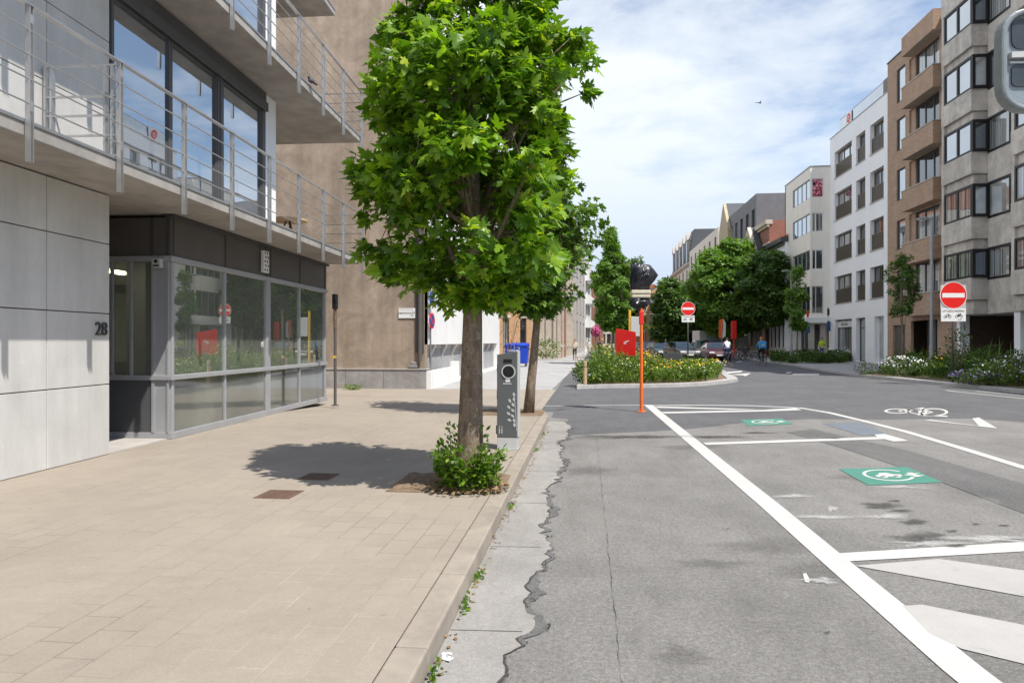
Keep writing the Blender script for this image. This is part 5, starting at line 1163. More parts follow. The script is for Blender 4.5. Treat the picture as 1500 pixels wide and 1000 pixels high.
for (cx,cz,an) in ((.105,.36,1.9),(.10,.43,2.5),(.10,.50,2.4),(.095,.57,2.1),(.045,.46,2.5),(.045,.54,2.3),(.05,.62,2.0),(.09,.64,1.5),(.10,.30,1.6),(.06,.38,2.7),(.10,.70,1.8)):
    m.prism(leafshape(cx,cz,an,.062,.017),-.1045,-.1005,0,'y')
m.tube([(.128,-.102,.25),(.118,-.102,.45),(.10,-.102,.66)],.004,6); m.build('leaf_emblem',M_chlight,ch)
m=MB()
letters(m,'ii',.15,(-.085,-.1025,.26),'y',.004); m.build('emblem_letters',M_chlight,ch)
MB().box(-.158,-.1355,-.04,.04,.20,.31).box(-.15,-.1355,-.03,.03,.66,.78).box(-.15,-.1355,-.03,.03,1.02,1.12).build('side_socket',M_black,ch)
# orange pole with wrapped sign
op=frame_at('orange_pole','bright orange sign pole with its sign wrapped in black plastic and tape','sign pole',939.5,15.05,0)
MB().tube([(0,0,0),(0,0,2.28)],.036,14).disc((0,0,.01),.10,18,.02,'z').build('pole',M_orangep,op,smooth=False); MB().box(-.05,.05,-.04,.04,1.92,2.22).build('clamp',M_redp,op,bevel=.02)
rb=random.Random(3)
def crumple(mb,outline,th,seed,rows=9):
    """a plastic bag: closed outline in x z filled with a crumpled front and back"""
    r=random.Random(seed); cx=sum(p[0] for p in outline)/len(outline); cz=sum(p[1] for p in outline)/len(outline); n=len(outline); vs=[];fs=[]
    rings=6
    for sgn in (-1,1):
        base=len(vs)
        for k in range(rings):
            q=1-k/rings
            for i,(x,z) in enumerate(outline):
                f=math.sin(math.pi/2*(1-q)); y=sgn*(th*(.15+f)+.055*math.sin(i*2.1+k*1.3+seed)*(1-q*.6)+r.uniform(-.012,.012)); vs.append((cx+(x-cx)*q+r.uniform(-.012,.012)*(k>0),y if k else sgn*.012,cz+(z-cz)*q+r.uniform(-.014,.014)*(k>0)))
        vs.append((cx,sgn*(th+.02),cz)); c=len(vs)-1
        for k in range(rings-1):
            for i in range(n): fs.append((base+k*n+i,base+k*n+(i+1)%n,base+(k+1)*n+(i+1)%n,base+(k+1)*n+i))
        for i in range(n): fs.append((base+(rings-1)*n+i,base+(rings-1)*n+(i+1)%n,c))
    h=len(vs)//2
    for i in range(n): fs.append((i,(i+1)%n,h+(i+1)%n,h+i))
    return mb.add(vs,fs)
def px2(pts,px0,d): return [((a-px0)*d/1000,ZZ(b_,d)) for a,b_ in pts]
mbag,ntb,ob=nm('black_plastic_film'); fcb=noise(ntb,coords(ntb),5,2.5,.5,1.6,(1.,1.,.55)); bsdf(ntb,ob,(.022,.023,.03),.3,0,.5,fcb,.45,.10)
o=crumple(MB(),px2([(923,386),(930,384),(938,385),(945,387),(952,388),(959,396),(964,403),(959,411),(952,419),(951,425),(938,427),(924,426),(922,412),(924,400)],939.5,15.05),.11,2).build('upper_wrap',mbag,op,smooth=True)
o=crumple(MB(),px2([(924,434),(937,436),(951,434),(953,443),(948,449),(941,452),(936,456),(930,452),(924,449),(921,444)],939.5,15.05),.09,5).build('lower_wrap',mbag,op,smooth=True)
M_tape=plain('beige_tape',(.55,.50,.38),.5,.1,8); m=MB()
for z0,z1,k in ((ZZ(436.5,15.05),ZZ(431.5,15.05),0),(ZZ(431,15.05),ZZ(425,15.05),.01)): m.box(-.225-k,.185+k,-.09-k,.09+k,z0,z1)
m.build('tape_band',M_tape,op,bevel=.02)
# red panel in the island
rp=frame_at('red_sign','plain red board with a small white mark standing in the planted island','sign',917,25.3,.1,AA+R(-26))
m=MB().prism([(-.37,.93),(.37,.92),(.37,1.80),(-.37,1.93)],-.02,.02,0,'y'); m.build('board',M_redp,rp,bevel=.004); MB().box(-.05,.05,.02,.07,0,1.3).build('stake',M_rust,rp)
m=MB(); m.ring((-.03,-.024,1.40),.025,.05,14,.004).add([(-.01,-.025,1.42),(.12,-.025,1.46),(.12,-.025,1.49),(-.01,-.025,1.46)],[(0,1,2,3)]); m.build('white_mark',M_whitesign,rp)
# no entry signs
def bikeicon(mb,c,s,y,moped=False):
    for dx in (-.5,.5): mb.ring((c[0]+dx*s,y,c[1]),s*.26,s*.33,16,.003)
    for a,b_ in (((-.5,0),(-.12,.45)),((-.12,.45),(.32,.45)),((.5,0),(.28,.6)),((-.5,0),(.0,0)),((.0,0),(.32,.45)),((.18,.62),(.36,.6)),((-.22,.52),(-.02,.52))):
        mb.bar((c[0]+a[0]*s,y,c[1]+a[1]*s),(c[0]+b_[0]*s,y,c[1]+b_[1]*s),.004,s*.08)
    if moped: mb.box(c[0]-.3*s,c[0]+.25*s,y-.0015,y+.0015,c[1]+.05*s,c[1]+.32*s)
def noentry(label,px,d,zc,r,z0):
    t=frame_at('no_entry_sign',label,'traffic sign',px,d,z0,AA,'no entry signs')
    zc-=z0; MB().tube([(0,.035,0),(0,.035,zc+r*.8)],.035,12).build('pole',M_dgrey,t,smooth=True)
    MB().disc((0,-.0,zc),r,40,.012).build('plate',M_redp,t); MB().box(-r*.86,r*.86,-.0095,-.0065,zc-r*.17,zc+r*.17).build('bar',M_whitesign,t); MB().ring((0,-.0,zc),r,r*1.04,40,.02).build('rim',M_whitesign,t)
    w_=r*.96; h0=zc-r*1.02; h1=zc-r*1.02-r*1.0; MB().box(-w_,w_,-.008,.004,h1,h0).build('under_plate',M_whitesign,t,bevel=.006)
    q=MB(); letters(q,'UITGEZONDERD',r*.225,(0,-.010,h0-r*.2),'y',.003); bikeicon(q,(-w_*.48,h1+r*.36),r*.36,-.0105); bikeicon(q,(w_*.45,h1+r*.40),r*.36,-.0105,True); letters(q,'A P',r*.2,(w_*.5,-.010,h1+r*.13),'y',.003); q.build('plate_print',M_black,t)
    q=MB(); 
    if r>.4: MB().box(-w_*1.02,w_*1.02,.006,.016,h1+r*.5,zc+r*.8).build('back_board',M_chlight,t)
    return t
noentry('larger red no entry sign at the edge of the right hand bed',1396.5,24,ZZ(432.5,24),.455,.12)
noentry('smaller red no entry sign standing in the planted island',1008,34,ZZ(452,34),.335,.1)
# lamp posts
def lamp(label,px,d,htop,arm):
    t=frame_at('street_lamp',label,'street lamp',px,d,.12,AA,'street lamps on the right'); h=htop-.12
    MB().tube([(0,0,0),(0,0,1.2),(0,0,1.22),(0,0,h)],[.09,.09,.07,.055],14).build('pole',M_galv,t,smooth=False); MB().bar((0.02,0,h-.03),(-arm*.35,0,h+.03),.07,.07).build('arm',M_galv,t)
    MB().prism([(-arm*.3,h-.02),(-arm*.3,h+.07),(-arm*.7,h+.09),(-arm,h+.03),(-arm,h-.02)],-.14,.14,0,'y').build('lamp_head',M_galv,t,bevel=.02); MB().box(-arm*.95,-arm*.4,-.1,.1,h-.035,h-.022).build('lens',M_whitesign,t)
lamp('tall grey street lamp in front of the brown brick building',1364.5,30,ZZ(321,30),.62)
lamp('farther grey street lamp in front of the beige block',1159,46,ZZ(397,46),.62)
# wooden posts, grey board, bike hoop, parking totems
for px,d,h,l in ((857,22.6,.88,'nearest wooden post at the left corner of the planted island'),(874,31,.75,'second wooden post behind the first along the planted island'),(881,36,.8,'wooden post farthest back along the planted island')):
    t=frame_at('wooden_post',l,'post',px,d,.0,0,'wooden posts by the planted island'); MB().tube([(0,0,0),(0,0,h),(0,0,h+.02)],[.06,.06,.045],14).build('post',M_wood,t); MB().tube([(0,0,h*.8),(0,0,h*.83)],.062,14).build('band',M_rust,t)
t=frame_at('info_board','dark grey rounded board standing among the flowers of the island','board',986,33,.1); q=[(-.46,.0)]+[(.46*math.cos(a),.72+.2*math.sin(a)) for a in np.linspace(0,math.pi,9)][::-1]+[(.46,.0)]; MB().prism(q,-.04,.04,0,'y').build('board',M_dgrey,t,bevel=.01); MB().box(-.4,-.34,.04,.1,0,.7).box(.34,.4,.04,.1,0,.7).build('frame',M_galv,t)
t=frame_at('bike_stand','dark green metal bicycle hoop at the right edge of the road','bike stand',1499,21.2,.12,R(80)); MB().tube([(-.35,0,0),(-.35,0,.78),(-.28,0,.86),(.28,0,.86),(.35,0,.78),(.35,0,0)],.028,10).build('hoop',M_dgrey,t,smooth=True); MB().tube([(-.35,0,.45),(.35,0,.45)],.02,8).build('crossbar',M_dgrey,t)
for px,d,l,z1,z0 in ((1183,50,'sign post with red and blue plates before the beige block',455,490),(1213,51,'thin blue and white totem sign between the beige and white buildings',453,487)):
    t=frame_at('totem_sign',l,'sign',px,d,.12); MB().tube([(0,0,0),(0,0,ZZ(z1,d))],.045,10).build('pole',M_dgrey,t)
    MB().box(-.10,.14,-.09,-.05,ZZ(z0,d),ZZ(z1+20,d)).build('blue_plate',M_bluesign,t); MB().box(-.14,.10,-.1,-.051,ZZ(z1+19,d),ZZ(z1+12,d)).build('pale_plate',M_whitesign,t); MB().box(-.09,.07,-.09,-.05,ZZ(z1+11,d),ZZ(z1+2,d)).build('upper_plate',M_redp if px<1200 else M_black,t)
t=frame_at('yellow_sign_post','yellow post carrying a white box behind the orange pole','sign post',922.5,40,.1); MB().tube([(0,0,0),(0,0,3.3)],.07,10).build('pole',M_yellow,t); MB().box(.05,.75,-.1,.1,1.75,2.9).build('sign_box',M_chlight,t,bevel=.02)
t=frame_at('wrapped_signal','tall red wrapped signal post under the broad street tree','signal',1075,60,0); MB().tube([(0,0,0),(0,0,3.3)],.06,10).build('pole',M_redp,t); MB().box(-.22,.22,-.15,.15,1.75,3.35).build('wrap',M_redp,t,bevel=.05); MB().box(-.2,.2,-.15,.15,.2,.95).build('lower_box',M_redp,t,bevel=.04)
t=frame_at('banner','orange and white banner on a pole behind the parked cars','banner',1057.5,61,0,AA); MB().tube([(0,0,0),(0,0,3.3)],.04,8).build('pole',M_galv,t); q=MB(); q.prism([(-.3,1.9),(.0,1.8),(.12,2.8),(.1,3.6),(-.25,3.5)],-.012,.012,0,'y'); q.build('orange_cloth',M_orangep,t); MB().prism([(.003,1.8),(.32,2.0),(.34,3.2),(.103,3.6),(.123,2.8)],-.012,.012,0,'y').build('white_cloth',M_whitesign,t)
t=frame_at('flower_basket','ball of pink flowers hanging on a pole along the left houses','flower basket',872.5,72,0); MB().tube([(0,0,0),(0,0,2.6)],.05,8).build('pole',M_galv,t); rr=np.random.default_rng(9); dd=norm(rr.normal(size=(260,3))); scatter('blossom','petal',dd*np.array([.55,.55,.6])*rr.uniform(.7,1,(260,1))+np.array([0,-.1,2.6]),norm(rr.normal(size=(260,3))),dd,rr.uniform(.14,.24,260),M_pink,t)
# blue container
bn=frame_at('blue_bin','large blue wheeled waste container with a white emblem','waste container',757.5,42,.014,AA+R(-8))
q=MB(); q.add([(-.65,-.46,.19),(.65,-.46,.19),(.65,.46,.19),(-.65,.46,.19),(-.69,-.5,1.22),(.69,-.5,1.22),(.69,.5,1.22),(-.69,.5,1.22)],[(3,2,1,0),(4,5,6,7),(0,1,5,4),(1,2,6,5),(2,3,7,6),(3,0,4,7)]); q.box(-.73,.73,-.54,.54,1.2,1.27); q.build('body',M_bluep,bn,bevel=.03)
q=MB(); k=10
for i in range(k):
    a0=math.pi*i/k;a1=math.pi*(i+1)/k
    q.add([(-.70,-.56*math.cos(a0),1.275+.18*math.sin(a0)),(.70,-.56*math.cos(a0),1.275+.18*math.sin(a0)),(.70,-.56*math.cos(a1),1.275+.18*math.sin(a1)),(-.70,-.56*math.cos(a1),1.275+.18*math.sin(a1))],[(0,1,2,3)])
for s_ in (-.70,.70): q.poly([(s_,-.56*math.cos(math.pi*i/k),1.275+.18*math.sin(math.pi*i/k)) for i in range(k+1)])
q.build('lid',M_bluep,bn)
q=MB(); letters(q,'renewi',.27,(-.16,-.512,1.0),'y',.012)
for i in range(9):
    a0=R(15+150*i/9); a1=R(15+150*(i+1)/9); q.add([(.04+.2*math.cos(a0),-.51,1.06+.17*math.sin(a0)),(.04+.2*math.cos(a1),-.51,1.06+.17*math.sin(a1)),(.04+.16*math.cos(a1),-.51,1.06+.13*math.sin(a1)),(.04+.16*math.cos(a0),-.51,1.06+.13*math.sin(a0))],[(0,1,2,3)])
q.build('emblem',M_whitesign,bn)
for sx in (-.55,.55):
    for sy in (-.36,.36): MB().disc((sx,sy,.10),.10,14,.05,'x').box(sx-.02,sx+.02,sy-.02,sy+.02,.16,.23).build('wheel',M_rubber,bn)
MB().tube([(.70,-.3,1.05),(.80,-.3,1.08),(.80,.3,1.08),(.70,.3,1.05)],.025,8).build('handle',M_dgrey,bn)
# vehicle wing mirror, held by a pole added just outside the frame
mr=frame_at('wing_mirror','rounded grey framed double mirror at the upper right edge of the picture','mirror',1546,1.85,.0,AA+R(-3)); MK=1.85/4.
def rrect(x0,x1,z0,z1,r,k=6):
    out=[]
    for cx,cz,a in ((x1-r,z0+r,-90),(x1-r,z1-r,0),(x0+r,z1-r,90),(x0+r,z0+r,180)):
        for i in range(k+1): w_=R(a+90*i/k); out.append((cx+r*math.cos(w_),cz+r*math.sin(w_)))
    return out
zt,zb_=ZZ(16,4.),ZZ(165,4.); X0=-.335; mr.scale=(MK,MK,MK); mr.location.z=EYE-EYE*MK
o_=rrect(X0,.335,zb_,zt,.15); i_=rrect(X0+.036,.299,zb_+.03,zt-.03,.12); n=len(o_)
q=MB(); q.add([(x,-.05,z) for x,z in o_]+[(x,-.05,z) for x,z in i_]+[(x,.03,z) for x,z in o_]+[(x,-.01,z) for x,z in i_],[(i,(i+1)%n,n+(i+1)%n,n+i) for i in range(n)]+[(i,2*n+i,2*n+(i+1)%n,(i+1)%n) for i in range(n)]+[(n+i,n+(i+1)%n,3*n+(i+1)%n,3*n+i) for i in range(n)]+[tuple(2*n+i for i in range(n))])
q.build('frame',plain('mirror_frame',(.22,.25,.265),.45,.12,7,bump=.2,dirt=.5),mr,bevel=.012)
MB().prism(rrect(X0+.045,.29,zb_+.03,zt-.03,.1),-.012,.0,0,'y').build('back_plate',plain('mirror_back',(.24,.28,.31),.4,.1,4),mr)
zm=(zt+zb_)/2+.03
M_mirr=plain('mirror_dark',(.045,.055,.06),.3,.3,3)  # flat dark tone painted in place of the mirror's reflection
MB().prism(rrect(X0+.075,.27,zm+.04,zt-.05,.05),-.022,-.013,0,'y').build('mirror_glass',M_mirr,mr); MB().prism(rrect(X0+.075,.27,zb_+.15,zm-.05,.03),-.022,-.013,0,'y').build('mirror_glass',M_mirr,mr)
MB().box(X0+.06,.28,-.045,-.013,zm-.018,zm+.016).box(X0+.06,.28,-.03,-.013,zm-.047,zm-.036).build('divider',M_chlight,mr)
MB().tube([(.22,.12,-1.80),(.22,.12,zt+.1)],.05,12).box(.18,.26,.03,.14,zm-.05,zm+.05).build('pole',M_galv,mr)
# ================================================================== VEHICLES
def car(label,px,d,rot,paintc,name='parked_car',h=1.47,plate=True,group='parked cars at the end of the street'):
    t=frame_at(name,label,'car',px,d,.004,AA+rot,group); k=h/1.47; P_=carpaint(paintc[0],paintc[1])
    q=MB(); q.prism([(-2.2,.30),(-2.22,.55),(-2.1,.76*k),(-1.0,.95*k),(2.05,.99*k),(2.2,.85*k),(2.22,.4),(2.1,.28),(-2.0,.24)],-.89,.89,0,'x'); q.build('body',P_,t,bevel=.07)
    q=MB(); lo=[(-.80,-1.02,.94*k),(.80,-1.02,.94*k),(.80,1.98,.97*k),(-.80,1.98,.97*k)]; hi=[(-.60,-.22,h-.02),(.60,-.22,h-.02),(.60,1.4,h-.02),(-.60,1.4,h-.02)]
    q.add(lo+hi,[(4,5,6,7),(0,1,5,4),(1,2,6,5),(2,3,7,6),(3,0,4,7)]); q.build('cabin',P_,t,bevel=.05)
    def gl(a,b,c_,d_,off,nmn):
        a,b,c_,d_=map(Vector,(a,b,c_,d_)); cen=(a+b+c_+d_)/4; nn=(b-a).cross(d_-a).normalized()*off
        ps=[cen+(p-cen)*.88+nn for p in (a,b,c_,d_)]; MB().add([tuple(p) for p in ps]+[tuple(p-nn*.9) for p in ps],[(0,1,2,3),(0,4,5,1),(1,5,6,2),(2,6,7,3),(3,7,4,0)]).build(nmn,G_car,t)
    gl(lo[0],lo[1],hi[1],hi[0],.012,'windscreen'); gl(lo[1],lo[2],hi[2],hi[1],.012,'side_window'); gl(lo[3],lo[0],hi[0],hi[3],.012,'side_window'); gl(lo[2],lo[3],hi[3],hi[2],.012,'rear_window')
    for sx in (-1,1):
        MB().box(sx*.62-.2,sx*.62+.2,-2.235,-2.13,.60*k,.72*k).build('headlight',M_whitesign,t,bevel=.03); MB().box(sx*1.0-.10,sx*1.0+.10,-.95,-.85,.95*k,1.08*k).build('side_mirror',P_,t,bevel=.03)
        for y in (-1.35,1.35):
            wv=MB().disc((sx*.80,y,.32),.32,22,.2,'x').build('wheel',M_rubber,t); MB().disc((sx*.905,y,.32),.19,16,.02,'x').build('rim',M_galv,wv)
    MB().box(-.5,.5,-2.232,-2.2,.38,.52).build('grille',M_black,t)
    if plate: MB().box(-.26,.26,-2.245,-2.233,.42,.53).build('number_plate',M_whitesign,t)
    return t
car('dark blue car farthest left behind the flowers',947,66,R(8),('navy',(.03,.04,.07)))
car('dark teal car with a pale roof left of the grey board',966,63,R(6),('teal',(.03,.055,.06)),h=1.42)
car('black estate car with a white plate just left of the small no entry sign',998,57,R(5),('blackgrey',(.03,.032,.04)),h=1.55)
car('tall dark grey car behind the maroon car',1029,62,R(-4),('graphite',(.045,.048,.05)),h=1.68)
car('dark maroon car beside the cyclist in the white shirt',1047,55.5,R(-6),('maroon',(.07,.012,.014)),h=1.5)
lv=frame_at('box_lorry','white box lorry with a landscape picture and green edges on its side','lorry',1053,69,0,AA+R(4))
MB().box(-2.0,2.1,0,2.2,.55,2.65).build('cargo_box',M_whitesign,lv,bevel=.03); mq,ntq,oq=nm('lorry_picture'); cq=coords(ntq); sq=nt_s=ntq.nodes.new('ShaderNodeSeparateXYZ'); L(ntq,cq,sq.inputs[0]); mm=ntq.nodes.new('ShaderNodeMath'); mm.operation='MULTIPLY_ADD'; mm.inputs[1].default_value=.35; L(ntq,noise(ntq,cq,3,5),mm.inputs[0]); L(ntq,sq.outputs[2],mm.inputs[2]); dvv=ntq.nodes.new('ShaderNodeMath'); dvv.operation='DIVIDE'; dvv.inputs[1].default_value=3.; L(ntq,mm.outputs[0],dvv.inputs[0]); bsdf(ntq,oq,ramp(ntq,dvv.outputs[0],[(.40,(.08,.10,.09)),(.52,(.30,.36,.40)),(.62,(.45,.52,.68)),(.8,(.55,.62,.80))]),.5)
MB().box(-.9,1.2,-.012,-.003,.9,2.45).build('side_picture',mq,lv); MB().box(-1.3,-.95,-.012,-.003,.6,2.6).box(-1.29,2.05,-.012,-.003,2.47,2.62).box(1.25,2.05,-.012,-.003,.6,2.45).build('green_edge',plain('pale_green_film',(.45,.62,.42),.5,.08,6),lv)
for x in (-1.4,1.5): wv=MB().disc((x,.2,.45),.45,22,.25).build('wheel',M_rubber,lv); MB().disc((x,.07,.45),.25,16,.02).build('rim',M_galv,wv)
MB().box(2.13,3.6,.1,2.1,.5,2.2).build('cab',M_whitesign,lv,bevel=.1)
# bicycles
def bicycle(label,loc,rot,colm,lean=0,group=None,ped=0):
    t=thing('bicycle',label,'bicycle',loc,rot,group); t.rotation_euler=(0,lean,rot)
    for y in (-.53,.53):
        q=MB(); k=22; pts=[(0,y+.325*math.cos(2*math.pi*i/k),.345+.325*math.sin(2*math.pi*i/k)) for i in range(k+1)]; q.tube(pts,.02,6,cap=False); wv=q.build('wheel',M_rubber,t)
        q=MB(); q.ring((0,y,.345),.285,.305,22,.02,'x')
        for i in range(9): a=2*math.pi*i/9; q.bar((0,y,.345),(0,y+.29*math.cos(a),.345+.29*math.sin(a)),.004,.004)
        q.build('rim',M_galv,wv)
        q=MB(); 
        for i in range(7): a0=R(20+20*i);a1=R(40+20*i); q.quad((-.025,y+.365*math.cos(a0),.345+.365*math.sin(a0)),(.025,y+.365*math.cos(a0),.345+.365*math.sin(a0)),(.025,y+.365*math.cos(a1),.345+.365*math.sin(a1)),(-.025,y+.365*math.cos(a1),.345+.365*math.sin(a1)))
        q.build('mudguard',colm,t)
    q=MB()
    for a,b_ in (((0,-.53,.345),(0,-.08,.30)),((0,-.08,.30),(0,-.17,.80)),((0,-.53,.345),(0,-.15,.74)),((0,-.15,.74),(0,.36,.82)),((0,-.08,.30),(0,.38,.74)),((0,.35,.90),(0,.39,.70)),((-.05,.53,.345),(0,.39,.70)),((.05,.53,.345),(0,.39,.70))): q.tube([a,b_],.017,7)
    q.build('frame',colm,t)
    MB().tube([(0,.35,.9),(0,.33,1.02)],.014,7).tube([(-.28,.18,1.06),(-.22,.32,1.05),(0,.35,1.02),(.22,.32,1.05),(.28,.18,1.06)],.013,7).build('handlebar',M_galv,t); MB().ball((0,-.20,.92),(.085,.14,.035),10,6).tube([(0,-.17,.8),(0,-.18,.9)],.013).build('saddle',M_black,t)
    MB().box(-.07,.07,-.75,-.3,.70,.72).bar((-.05,-.53,.36),(-.05,-.66,.70),.012,.012).bar((.05,-.53,.36),(.05,-.66,.70),.012,.012).build('rack',M_galv,t); MB().tube([(.0,-.08,.30),(.11,-.0,.22),(.18,0,.22)],.012,6).tube([(0,-.08,.3),(-.11,-.16,.4),(-.18,-.16,.4)],.012,6).build('pedals',M_dgrey,t); MB().box(-.03,.03,-.78,-.755,.6,.66).build('tail_light',M_redp,t)
    return t
for i,(px,d,ro,l,c_) in enumerate(((1071,57,80,'leftmost parked bicycle of the row under the street trees',M_galv),(1079,58,70,'silver bicycle second in the parked row',M_chlight),(1087,57.5,95,'dark bicycle in the middle of the parked row',M_dgrey),(1097,57,85,'bicycle with a round front wheel at the right end of the row',M_black),(1106,56,60,'bicycle parked nearest the riding cyclist with the blue bag',M_galv))):
    bicycle(l,(*at(px,d),.004),AA+R(ro),c_,R(6),'bicycles parked under the trees')
# ================================================================== PEOPLE
def person(name,label,px,d,rot,J,mats,z=0,hairc=(.06,.04,.03),bag=None):
    """one skinned body; J joint -> (x,y,z), faces +y"""
    t=frame_at('person',label,'person',px,d,z,AA+rot)
    E_=[('pelvis','spine'),('spine','chest'),('chest','neck'),('neck','head')]
    for s_ in 'LR': E_+=[('pelvis','hip'+s_),('hip'+s_,'knee'+s_),('knee'+s_,'ankle'+s_),('ankle'+s_,'toe'+s_),('chest','sh'+s_),('sh'+s_,'el'+s_),('el'+s_,'wr'+s_)]
    keys=list(J); rad={'pelvis':.135,'spine':.125,'chest':.145,'neck':.055,'head':.06,'hip':.095,'knee':.062,'ankle':.042,'toe':.038,'sh':.065,'el':.043,'wr':.030}
    me=bpy.data.meshes.new('body'); me.from_pydata([J[k] for k in keys],[(keys.index(a),keys.index(b_)) for a,b_ in E_],[]); o=bpy.data.objects.new('body',me); COL.objects.link(o)
    bpy.context.view_layer.update()
    sm=o.modifiers.new('s','SKIN'); 
    for i,k in enumerate(keys):
        kk=k[:-1] if k[-1] in 'LR' else k; r_=rad[kk]; me.skin_vertices[0].data[i].radius=(r_*(1.2 if kk in('chest','pelvis','spine') else 1),r_*(.85 if kk in('chest','spine') else 1)); me.skin_vertices[0].data[i].use_root=(k=='pelvis')
    ss=o.modifiers.new('u','SUBSURF'); ss.levels=1; ss.render_levels=1
    dg=bpy.context.evaluated_depsgraph_get(); me2=bpy.data.meshes.new_from_object(o.evaluated_get(dg)); vs=[tuple(v.co) for v in me2.vertices]; fs=[tuple(p.vertices) for p in me2.polygons]
    bpy.data.objects.remove(o)
    q=MB()
    segs=[(Vector(J[a]),Vector(J[b_]),a,b_) for a,b_ in E_]
    def region(c):
        best=min(segs,key=lambda s_:(c-(s_[0]+(s_[1]-s_[0])*max(0,min(1,(c-s_[0]).dot(s_[1]-s_[0])/max((s_[1]-s_[0]).length_squared,1e-6))))).length); a,b_=best[2],best[3]
        if b_[:3]=='toe': return 3
        if b_[:5]=='ankle': return mats.get('shin',1)
        if b_[:4]=='knee' or b_[:3]=='hip': return 1
        if b_[:2]=='wr': return mats.get('fore',2)
        if b_ in('head',) : return 2
        return 0
    for f in fs:
        c=sum((Vector(vs[i]) for i in f),Vector())/len(f); q.add([],[],0); q.f.append(list(f)); q.m.append(region(c))
    q.v=[tuple(v) for v in vs]
    H_=Vector(J['head']); hd=H_+Vector((0,.015,.10)); q.ball(hd,(.078,.095,.12),14,10,2); q.ball(hd+Vector((0,.098,-.015)),(.014,.022,.02),6,5,2); q.ball(hd+Vector((.078,0,-.01)),(.012,.02,.03),6,5,2); q.ball(hd+Vector((-.078,0,-.01)),(.012,.02,.03),6,5,2)
    for ex in (-.03,.03): q.ball(hd+Vector((ex,.088,.012)),(.012,.008,.008),6,5,3)
    q.tube([hd+Vector((-.025,.088,-.055)),hd+Vector((.025,.088,-.055))],.006,5,2)
    for s_ in 'LR':
        w_=Vector(J['wr'+s_]); e_=Vector(J['el'+s_]); dr=(w_-e_).normalized(); sd_=dr.cross(Vector((0,0,1))); sd_=sd_.normalized() if sd_.length>.2 else Vector((0,1,0)); cu_=dr.cross(sd_)
        q.tube([w_-dr*.01,w_+dr*.05,w_+dr*.09],[.026,.038,.034],8,2)
        for k in range(4):
            o0=w_+dr*.085+sd_*(k-1.5)*.019; ln=(.075,.085,.08,.062)[k]; q.tube([o0,o0+dr*ln*.5,o0+dr*ln*.85+cu_*.02],[.010,.009,.007],6,2)
        o0=w_+dr*.035+sd_*.034; q.tube([o0,o0+dr*.03+sd_*.025,o0+dr*.06+sd_*.028],[.012,.010,.008],6,2)
    q.build('body',[mats['top'],mats['legs'],M_skin,mats['shoe']],t,smooth=True)
    hm=plain('hair_%d'%int(hairc[0]*1000),hairc,.7,.3,40); q=MB(); k=14
    vs=[];fs=[]
    for i in range(6):
        th=R(8+i*17)
        for j in range(k):
            ph=2*math.pi*j/k; front=max(0,math.sin(ph)); th2=min(th,R(58)+R(60)*(1-front)); vs.append((hd.x+.088*math.sin(th2)*math.cos(ph),hd.y+.104*math.sin(th2)*math.sin(ph)-.008,hd.z+.014+.128*math.cos(th2)))
    for i in range(5):
        for j in range(k): fs.append((i*k+j,(i+1)*k+j,(i+1)*k+(j+1)%k,i*k+(j+1)%k))
    fs.append(tuple(range(k))); q.add(vs,fs).build('hair',hm,t,smooth=True)
    return t
RIDE=dict(pelvis=(0,-.18,1.02),spine=(0,-.10,1.18),chest=(0,.0,1.40),neck=(0,.05,1.54),head=(0,.08,1.60),shL=(-.19,.02,1.44),shR=(.19,.02,1.44),elL=(-.29,.10,1.20),elR=(.29,.10,1.20),wrL=(-.27,.20,1.09),wrR=(.27,.20,1.09),hipL=(-.10,-.16,.97),hipR=(.10,-.16,.97),kneeL=(-.13,.18,.80),kneeR=(.13,.12,.62),ankleL=(-.13,-.10,.46),ankleR=(.13,-.06,.28),toeL=(-.13,.06,.42),toeR=(.13,.10,.24))
WALK=dict(pelvis=(0,0,.95),spine=(0,0,1.12),chest=(0,.01,1.34),neck=(0,.02,1.48),head=(0,.03,1.54),shL=(-.18,0,1.39),shR=(.18,0,1.39),elL=(-.25,-.06,1.13),elR=(.25,.02,1.13),wrL=(-.26,.04,.91),wrR=(.24,.14,.93),hipL=(-.09,0,.90),hipR=(.09,0,.90),kneeL=(-.10,.12,.50),kneeR=(.10,-.02,.50),ankleL=(-.10,.14,.09),ankleR=(.10,-.22,.13),toeL=(-.10,.28,.04),toeR=(.10,-.10,.05))
HOLD=dict(WALK); HOLD.update(elL=(-.24,.10,1.14),wrL=(-.10,.26,1.22),elR=(.25,.06,1.13),wrR=(.16,.26,1.08))
# cyclist with a blue bag
cd=43.5; bx,by=at(1115.5,cd)
bicycle('dark bicycle ridden by the cyclist with the blue bag',(bx,by,.004),AA+R(0)*0+0,M_black)
c1=person('person','cyclist with ginger hair riding away with a large bright blue bag on the back',1115.5,cd,0,RIDE,dict(top=fab('bluejacket',(.10,.22,.36)),legs=fab('blacktrousers',(.018,.018,.022)),shoe=M_dgrey,fore=0),.02,(.42,.17,.05)); c1.rotation_euler=(0,0,0); c1.location.y=by
q=MB(); q.box(-.23,.23,-.24,.04,1.02,1.50); bgo=q.build('backpack',fab('bluebag',(.06,.28,.55)),c1,bevel=.07); bgo.location=(0,-.16,.06); MB().box(-.1,.1,-.46,-.42,1.2,1.4).build('bag_pocket',fab('palebag',(.25,.45,.62)),c1,bevel=.02)
cd=52; bx,by=at(1065,cd)
bicycle('bicycle ridden by the cyclist in the white shirt',(bx,by,.004),R(0),M_dgrey)
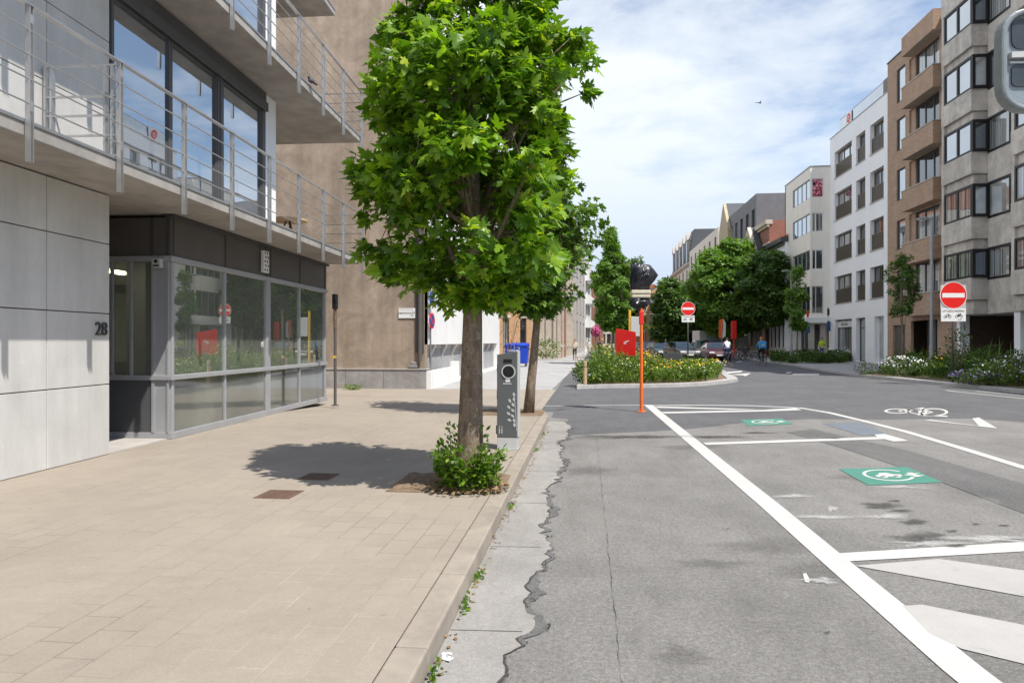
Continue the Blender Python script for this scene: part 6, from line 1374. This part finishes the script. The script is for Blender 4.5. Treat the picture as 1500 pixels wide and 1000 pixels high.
c2=person('person','cyclist in a loose white shirt and blue jeans seen from behind',1065,cd,0,RIDE,dict(top=fab('whiteshirt',(.74,.75,.80)),legs=fab('bluejeans',(.10,.16,.32)),shoe=M_dgrey),.02,(.03,.025,.02)); c2.rotation_euler=(0,0,0)
p1=person('person','pedestrian in a light top and dark shorts walking on the left footway',842,54,R(170),HOLD,dict(top=fab('sandtop',(.52,.42,.30)),legs=fab('darkshorts',(.06,.06,.07)),shoe=M_dgrey,shin=2),.014,(.25,.16,.08))
MB().box(-.18,.10,.26,.38,1.05,1.32).build('carried_bag',fab('cream',(.62,.58,.50)),p1,bevel=.03)
p2=person('person','distant pedestrian dressed in white on the left footway',862.5,74,R(160),WALK,dict(top=fab('whitetop',(.72,.70,.66)),legs=fab('whitetrousers',(.66,.62,.56)),shoe=M_dgrey),.014,(.08,.05,.03))
p3=person('person','worker in a lime safety vest and blue trousers beside the shop of the beige block',1204.5,51.5,R(150),HOLD,dict(top=M_lime,legs=fab('workblue',(.03,.06,.25)),shoe=M_dgrey),.12,(.12,.08,.05))
p4=person('person','person in dark clothes farther along the left house fronts',878,78,R(10),WALK,dict(top=fab('blacktop',(.03,.03,.035)),legs=fab('greytrousers',(.08,.08,.09)),shoe=M_dgrey),.014,(.04,.03,.02))
p5=person('person','person with a white cap behind the grey board and the parked cars',975,68,R(180),WALK,dict(top=fab('greytop',(.35,.35,.37)),legs=fab('darktrousers',(.05,.05,.06)),shoe=M_dgrey),.004,(.7,.7,.7))
# litter in the gutter
rng=np.random.default_rng(77); n=260; yy=rng.uniform(1.8,12.5,n)**1.0; xx=KX+.012+np.abs(rng.normal(size=n))*.035
stuff(scatter('gutter_litter','simple',np.stack([xx,yy,np.full(n,.012)],1),rdir(n)*np.array([1,1,.2]),norm(np.array([[0,0,1.]])+rng.normal(size=(n,3))*.3),rng.uniform(.015,.05,n),M_litter),'dry leaf litter along the foot of the kerb','litter')
n=240; k=rng.integers(0,7,n); cy_=np.array([2.4,3.05,3.9,4.4,6.3,9.6,11.3])[k]; 
stuff(scatter('gutter_weeds','simple',np.stack([KX+.02+np.abs(rng.normal(size=n))*.02,cy_+rng.normal(size=n)*.07,.006+rng.uniform(0,.03,n)],1),norm(rdir(n)+np.array([[.2,0,.6]])),rdir(n),rng.uniform(.015,.04,n),M_sprout),'small green weeds growing in the gutter','weeds')
n=420; aa=rng.uniform(0,6.28,n); rr_=rng.uniform(.15,.52,n); stuff(scatter('fallen_leaves','simple',np.stack([tx+rr_*np.cos(aa)*.8,ty+rr_*np.sin(aa)*.7-.05,np.full(n,.165)],1),rdir(n)*np.array([1,1,.25]),norm(np.array([[0,0,1.]])+rng.normal(size=(n,3))*.5),rng.uniform(.03,.07,n),M_litter),'dry brown leaves fallen in the near tree pit','litter')
t=thing('paper_scrap','crumpled blue and white wrapper lying in the gutter','litter',(*P(653,965),.006),.4); crumple(MB(),[(-.03,.0),(.0,-.012),(.035,.0),(.03,.02),(-.02,.022)],.012,4).build('paper',M_whitesign,t); MB().box(-.02,.015,-.018,-.006,.0,.014).build('blue_print',M_bluesign,t)
